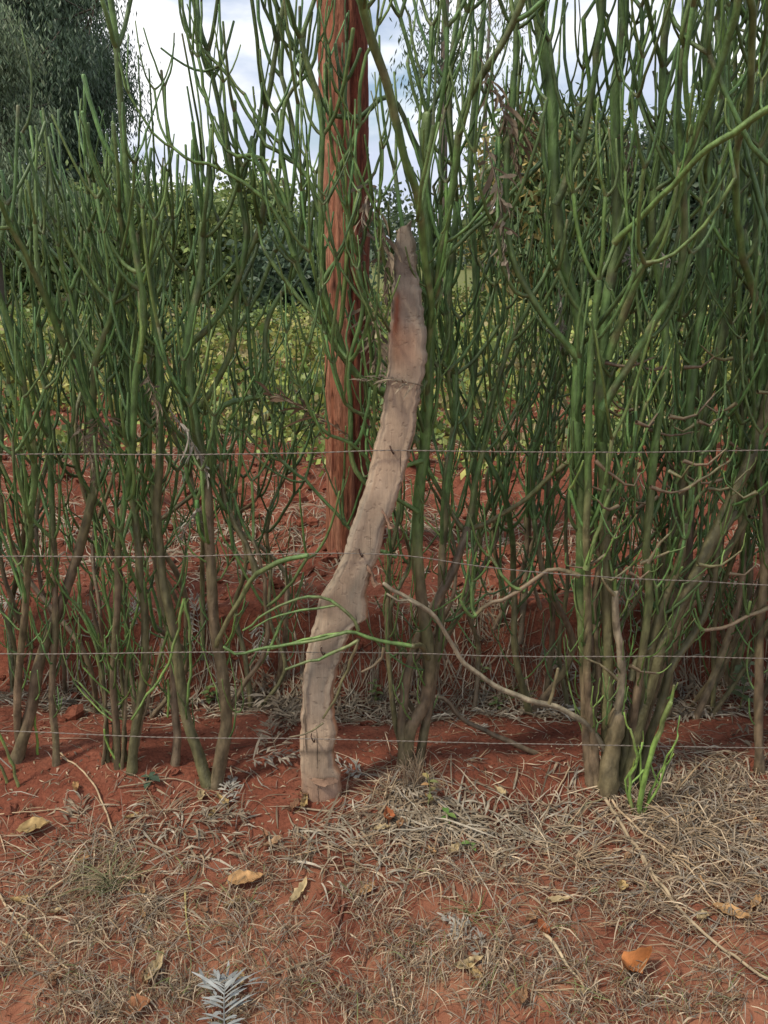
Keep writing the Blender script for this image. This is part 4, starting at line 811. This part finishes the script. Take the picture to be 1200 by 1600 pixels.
for k in range(46):
    py = rng.choice([1105, 1100, 1120, 940, 900, 1000, 850]); px = rng.uniform(-20, 1220); g = G(px, py+rng.normal()*14); az = rng.uniform(0, 6.28)
    place(FM[int(rng.integers(0, 8))], 'feathery_leaf', g+[0, 0, .004], az, 'dull feathery leaf among the litter in the ditch and on the bank', 'dead leaf', 'feathery leaves littering the ditch', rng.uniform(.8, 1.6), slope(g[0], g[1], az))
bigf = frond_mesh('feathery_leaf', 300, .17, (.26, .275, .27), 15, 1.2, 1.0)
g = G(352, 1636); o_ = place(bigf, 'feathery_leaf', g+[0, 0, .012], 1.75, 'pale silvery-blue feathery leaf at the bottom edge left of centre', 'dead leaf', 'fallen feathery leaves', 1.15); o_.scale = (.85, 1.25, 1)
# dead fronds caught in the hedge: hang down
HF = [(262, 642, 2.05, .20, -1.15, 2, 1.25, 'whitish feathery dead leaf hanging over the top wire left of the post'), (115, 655, 2.1, .1, -1.4, 1, 1.1, 'dull feathery dead leaf caught on the leftmost thick stem'),
      (165, 640, 2.1, 2.9, -1.2, 1, 1, 'small feathery dead leaf right of the leftmost thick stem'), (225, 575, 2.1, 0, -1.5, 1, 1.1, 'narrow rolled dead leaf hanging high in the left hedge'),
      (572, 285, 2.05, .3, -1.45, 1, 1.7, 'long feathery dead leaf hanging beside the red pole'), (588, 270, 2.05, 2.6, -1.4, 0, 1.3, 'short feathery dead leaf next to the long one on the red pole'),
      (570, 460, 2.1, .5, -1.5, 1, 1.3, 'grey feathery dead leaf hanging low on the red pole edge'), (560, 700, 2.1, 2.9, .45, 3, 1.7, 'brown feathery dead leaf lying sideways across the red pole above the top wire'),
      (745, 90, 2.1, .2, -1.2, 1, 1.6, 'brown dead leaf bunch high between the slender tree and hedge'), (752, 215, 2.1, .2, -1.4, 0, 1.8, 'grey dead leaf bunch hanging in the gap right of the post'),
      (790, 130, 2.15, .9, -1.0, 3, 1.3, 'dark spiky dead leaf against the sky'), (975, 195, 2.2, 0, -1.5, 1, 1, 'thin dead leaf hanging on the upper right hedge'),
      (870, 450, 2.2, 0, -1.5, 2, 1, 'small silvery dead leaf hanging in the right hedge'), (320, 790, 2.1, 2.6, -.9, 2, .9, 'small silvery dead leaf behind the pair of grey stems'),
      (660, 605, 2.03, 3.1, .05, 1, 1, 'grey dead leaf lying over the middle of the crooked post'), (1060, 412, 2.2, 3.1, .05, 2, 1.1, 'grey dead twig leaf lodged in the right hedge')]
for (px, py, yy, az, tl, v, sc, lab) in HF:
    p = P(px, py, yy); m = FM[v]
    o = place(m, 'feathery_leaf', p, az, lab, 'dead leaf', 'dead leaves caught in the hedge', sc); o.rotation_euler = (rng.normal()*.3, -tl, az)

def broad(name, seed, ln, wd, curl, col, fold=.3):
    r_ = np.random.default_rng(seed); u = np.linspace(0, 1, 11); v = np.linspace(-1, 1, 7); U, V_ = np.meshgrid(u, v, indexing='ij')
    w = wd*np.sin(np.pi*U**.8)**.8*(1+.12*r_.normal(size=U.shape)*(np.abs(V_) > .9))+.0008
    x = ln*(U-.5); y = V_*w/2+.1*wd*np.sin(U*4+seed); z = fold*np.abs(V_)**1.5*w+curl*ln*(U-.5)**2+.0025*r_.normal(size=U.shape)-.12*wd*np.cos(V_*3)*(U > .6)*curl
    z -= z.min()-.001
    c = np.array(col)*(1+.15*r_.normal(size=U.shape))[..., None]; c[:, 3] *= .7
    acc = Acc(); i = np.arange(10)[:, None]*7+np.arange(6)[None]; acc.add(np.stack([x, y, z], -1), np.stack([i, i+7, i+8, i+1], -1), c.reshape(-1, 3))
    tube(acc, [[-ln/2, 0, z[0, 3]], [-ln*.6, .004, .003], [-ln*.7, .01, .004]], [.001, .001, .0012], np.array(col)*.6, 5)
    m = acc.mesh(name); m.materials.append(M_DRY); return m
TAN, OCH, RUST, CRM = (.36, .215, .10), (.34, .24, .11), (.25, .085, .035), (.38, .295, .165)
BL = [(55, 1303, .085, .042, .6, OCH, .35, 'ochre broad dry leaf tilted on the soil at the left edge'), (385, 1385, .095, .045, .3, TAN, .2, 'broad tan dry leaf lying flat left of centre on the verge'),
      (468, 1400, .085, .022, .5, CRM, 1.2, 'narrow cream dry leaf right of the broad tan one'), (607, 1283, .05, .03, 1.2, RUST, 1.7, 'rusty red curled leaf under the thick green stem'),
      (732, 1515, .07, .02, 1, CRM, .2, 'pale yellow curled leaf lying level near the white-edged feathery leaf'), (745, 1535, .07, .02, .6, OCH, -1.1, 'pale yellow leaf pointing towards the viewer'),
      (992, 1522, .085, .05, 1.6, (.33, .13, .045), .6, 'big orange-brown curled leaf near the bottom right'), (1142, 1435, .085, .034, .5, TAN, -.5, 'tan dry leaf at the end of the long straw stalks'),
      (872, 1413, .06, .018, .4, CRM, .2, 'slim pale leaf right of centre on the verge'), (970, 1393, .035, .025, .5, OCH, 1.3, 'small yellow leaf left of the long straw stalks'),
      (243, 1520, .085, .026, .5, CRM, 1.3, 'long cream dry leaf in the grass at the lower left'), (212, 1585, .06, .04, .8, (.30, .14, .07), .4, 'brown crumpled leaf near the bottom left corner'),
      (598, 1300, .045, .016, .5, CRM, .1, 'tiny pale leaf below the foot of the post'), (850, 1462, .05, .02, .8, RUST, -1.1, 'reddish folded leaf tip with a pale strip below it'),
      (575, 1395, .05, .02, .5, TAN, .8, 'small tan leaf on bare soil at centre'), (1180, 1420, .05, .02, .5, TAN, .8, 'small tan leaf at the right edge of the straw heap'),
      (425, 1325, .06, .018, .5, (.36, .23, .13), .7, 'slim brown leaf just above the broad tan one')]
for k, (px, py, ln, wd, cu, col, az, lab) in enumerate(BL):
    g = G(px, py); place(broad('dry_leaf', k, ln, wd, cu, col), 'dry_leaf', g+[0, 0, .006], az, lab, 'dead leaf', 'broad dry leaves on the verge', 1, slope(g[0], g[1], az))
SLM = [broad('dry_leaf', 50+k, .034+.004*k, .015+.003*(k % 3), .9, [TAN, (.26, .15, .08), CRM, (.22, .12, .07), OCH][k], .4) for k in range(5)]
for k in range(38):
    g = G(rng.uniform(10, 1190), rng.uniform(1215, 1590)); az = rng.uniform(0, 6.28)
    place(SLM[k % 5], 'dry_leaf', g+[0, 0, .004], az, 'small dry brown or cream leaf scrap among the litter on the verge', 'dead leaf', 'small leaf scraps on the verge', rng.uniform(.6, 1.2), slope(g[0], g[1], az))
def stick(pix, w0, w1, col, label, name='dry_stalk', lift=.006, cat='stalk', n=6):
    pts = [G(x, y) for x, y in pix]; q = resample(pts, .02); q[:, 2] = np.maximum(H(q[:, 0], q[:, 1]), q[:, 2]-.02)+lift+.006*np.abs(vnoise(np.arange(len(q))*.3, np.arange(len(q))*0+pix[0][0]))
    acc = Acc(); tube(acc, q, np.linspace(w0, w1, len(q)), np.array(col), n, rough=.05)
    thing(name, acc, M_DRY, q[0], label, cat)
ST = (.40, .30, .19); SB = (.28, .21, .14)
stick([(945, 1255), (975, 1305), (1010, 1360), (1045, 1410), (1080, 1450), (1150, 1505), (1230, 1560)], .0055, .003, (.33, .26, .17), 'longest thick straw stalk running from the bush foot to the right edge', lift=.012)
stick([(955, 1262), (1000, 1310), (1060, 1352), (1100, 1400), (1120, 1430)], .0035, .002, ST, 'second straw stalk fanning out from the foot of the right bush', lift=.016)
stick([(950, 1265), (985, 1320), (1020, 1385), (1060, 1430), (1110, 1475)], .0032, .002, SB, 'third straw stalk close beside the longest thick one', lift=.012)
stick([(970, 1258), (1040, 1290), (1090, 1320), (1120, 1345)], .0028, .0015, SB, 'short thin stalk highest of those fanning from the right bush', lift=.02)
stick([(945, 1250), (915, 1262), (905, 1275), (880, 1300), (850, 1340)], .0025, .0012, (.26, .24, .14), 'olive stalk running left from the foot of the right bush')
stick([(890, 1205), (870, 1240), (850, 1280), (840, 1310)], .0025, .0012, ST, 'thin stalk under the end of the fallen grey branch')
stick([(80, 1172), (110, 1195), (140, 1222), (160, 1258), (170, 1285), (183, 1335)], .0022, .0028, ST, 'pale broken stalk arching down to the dry grass clump')
stick([(-20, 1277), (30, 1273), (80, 1270), (125, 1281)], .0018, .0012, ST, 'thin pale stalk lying level above the ochre leaf')
stick([(185, 1236), (215, 1234), (258, 1221), (300, 1230), (340, 1262)], .002, .0015, SB, 'wavy grey stalk on the soil below the two bare stems')
stick([(350, 1140), (352, 1200), (345, 1240), (330, 1255), (300, 1278)], .0018, .0012, SB, 'thin curved stalk at the foot of the paired grey stems')
stick([(-10, 1385), (25, 1440), (60, 1480), (110, 1522)], .003, .002, ST, 'pale stalk slanting down at the lower left edge')
stick([(50, 1430), (75, 1400), (110, 1372), (150, 1345)], .004, .0015, ST, 'thick straw stalk slanting up under the dry grass clump')
stick([(-10, 1470), (20, 1490), (38, 1530)], .0025, .0015, ST, 'short bent stalk at the lower left edge')
stick([(538, 1415), (528, 1450), (512, 1492)], .0035, .002, (.20, .09, .06), 'dark reddish twig right below the centre of the verge', 'twig', cat='twig')
stick([(600, 1480), (575, 1484), (570, 1500), (566, 1518)], .0022, .0018, (.30, .18, .12), 'hooked brown twig on bare soil at the centre', 'twig', cat='twig')
stick([(428, 1527), (470, 1515), (515, 1503)], .003, .002, SB, 'straight pale twig on the lower verge', 'twig', cat='twig')
stick([(850, 1465), (880, 1505), (912, 1548)], .005, .002, (.40, .32, .21), 'wide pale stalk strip below the reddish folded leaf')
stick([(970, 1550), (1000, 1525), (1040, 1500)], .0018, .001, ST, 'thin straw near the orange-brown curled leaf')
stick([(830, 1555), (900, 1552), (925, 1553)], .0016, .001, ST, 'thin level straw near the bottom right')
stick([(612, 1296), (660, 1290), (700, 1294), (745, 1312)], .0022, .0015, (.42, .34, .24), 'long curved pale straw right of the foot of the post')
stick([(520, 1305), (535, 1275), (545, 1230)], .002, .001, SB, 'thin stalk standing right beside the foot of the post')
stick([(200, 1560), (208, 1500), (222, 1450), (232, 1430)], .0016, .001, ST, 'thin straw lying upright at the lower left')
stick([(290, 1400), (292, 1445), (300, 1495)], .0028, .0015, (.34, .29, .12), 'yellowish stalk left of the broad tan leaf')

# dry stalk bundle under the bush right of the post, green weeds
def tuft(px, py, n, h, spread, cols, label, name='grass_tuft', cat='grass tuft', w=.0016, leafy=None):
    g = G(px, py); acc = Acc(); az = rng.uniform(0, 6.28, n); t = np.linspace(0, 1, 6)
    for k in range(n):
        b = g+np.array([rng.normal()*.015, rng.normal()*.012, -.01]); hh = h*rng.uniform(.5, 1.1); r = spread*rng.uniform(.2, 1)
        q = b+np.stack([r*math.cos(az[k])*t**1.6, r*math.sin(az[k])*t**1.6, hh*(t-.35*t**2.5)], 1)
        tube(acc, q, np.linspace(w, w*.4, 6)*rng.uniform(.7, 1.3), np.array(cols[int(rng.integers(0, len(cols)))])*rng.uniform(.7, 1.2), 4)
    thing(name, acc, M_DRY, g, label, cat)
tuft(645, 1238, 34, .20, .06, [SB, (.26, .2, .14), (.2, .14, .09)], 'bundle of thin dry upright stalks at the foot of the thick green stem', 'dry_stalk_bundle', 'dry stalks')
tuft(178, 1390, 90, .10, .12, [(.15, .17, .075), (.22, .2, .12), ST, (.19, .19, .1)], 'half-green tuft of grass in the litter at the lower left', w=.0013)
tuft(600, 1250, 16, .12, .09, [SB, ST], 'small tuft of dry stalks between the post and the thick green stem')
tuft(1080, 1310, 60, .09, .22, [SB, ST, (.27, .245, .2)], 'domed tuft of dry straw topping the heap at the right', w=.0018)
tuft(900, 1350, 46, .08, .14, [SB, ST], 'dry grass tuft below the gap left of the right bush')
tuft(790, 1090, 30, .07, .10, [(.13, .17, .06), (.2, .2, .1)], 'thin green grass tuft in the ditch behind the bare pale branch')
tuft(735, 1430, 26, .05, .08, [(.14, .16, .06), (.2, .2, .1)], 'low greenish tuft on the verge right of centre')
def weed(px, py, h, n, sz, cols, label, yy=None):
    g = G(px, py); rt = empty('small_weed', g, label, 'weed'); a = Acc(); b = Acc()
    q = resample([g-[0, 0, .01], g+[.006, 0, h*.5], g+[-.004, 0, h]], .01); tube(a, q, np.linspace(.0022, .0014, len(q)), (.16, .17, .07), 5); part('stem', a, M_STEM, rt)
    for k in range(n):
        f = .25+.75*k/n; p = q[int(f*(len(q)-1))]; az = k*2.4+rng.normal()*.2; l_ = sz*rng.uniform(.7, 1.2); u = np.linspace(0, 1, 6)
        c = p+np.stack([np.cos(az)*l_*u, np.sin(az)*l_*u, l_*(.45*u-.5*u**2)], 1); w = l_*.27*np.sin(np.pi*(u*.9+.08)); sd_ = np.array([-math.sin(az), math.cos(az), 0])
        V = np.stack([c+sd_*w[:, None]+[0, 0, .002], c, c-sd_*w[:, None]+[0, 0, .002]], 1); i = np.arange(5)[:, None]*3+np.arange(2)[None]
        lf = Acc(); lf.add(V, np.stack([i, i+1, i+4, i+3], -1), np.array(cols[k % len(cols)])*rng.uniform(.8, 1.2)); part('leaf', lf, M_LEAF, rt)
weed(697, 1285, .03, 7, .030, [(.10, .20, .04), (.14, .22, .05)], 'small bright green weed on the litter right of the post')
weed(668, 1262, .11, 7, .028, [(.30, .24, .10), (.34, .20, .09), (.2, .22, .08)], 'yellowing seedling before the thick green stem')
weed(733, 1330, .03, 5, .024, [(.12, .20, .05)], 'tiny green seedling in the straw at centre right')
weed(232, 1222, .02, 7, .035, [(.06, .10, .06), (.05, .08, .05)], 'dark green flat weed at the foot of the left stems')
weed(325, 1095, .06, 9, .035, [(.11, .16, .05)], 'green weed in the ditch behind the paired grey stems')
weed(775, 1108, .04, 8, .03, [(.12, .17, .06)], 'green weed in the ditch above the fallen grey branch')
weed(750, 1070, .10, 8, .03, [(.16, .19, .08)], 'pale upright weed on the bank right of the thick green stem')
weed(1155, 1110, .20, 14, .055, [(.10, .145, .06), (.13, .17, .08)], 'tall leafy weed with broad grey-green leaves at the right')
weed(585, 1100, .09, 12, .03, [(.11, .14, .05)], 'green weed in the ditch right of the crooked post')
weed(930, 1400, .02, 5, .02, [(.2, .22, .1)], 'tiny yellow-green seedling on the right verge')
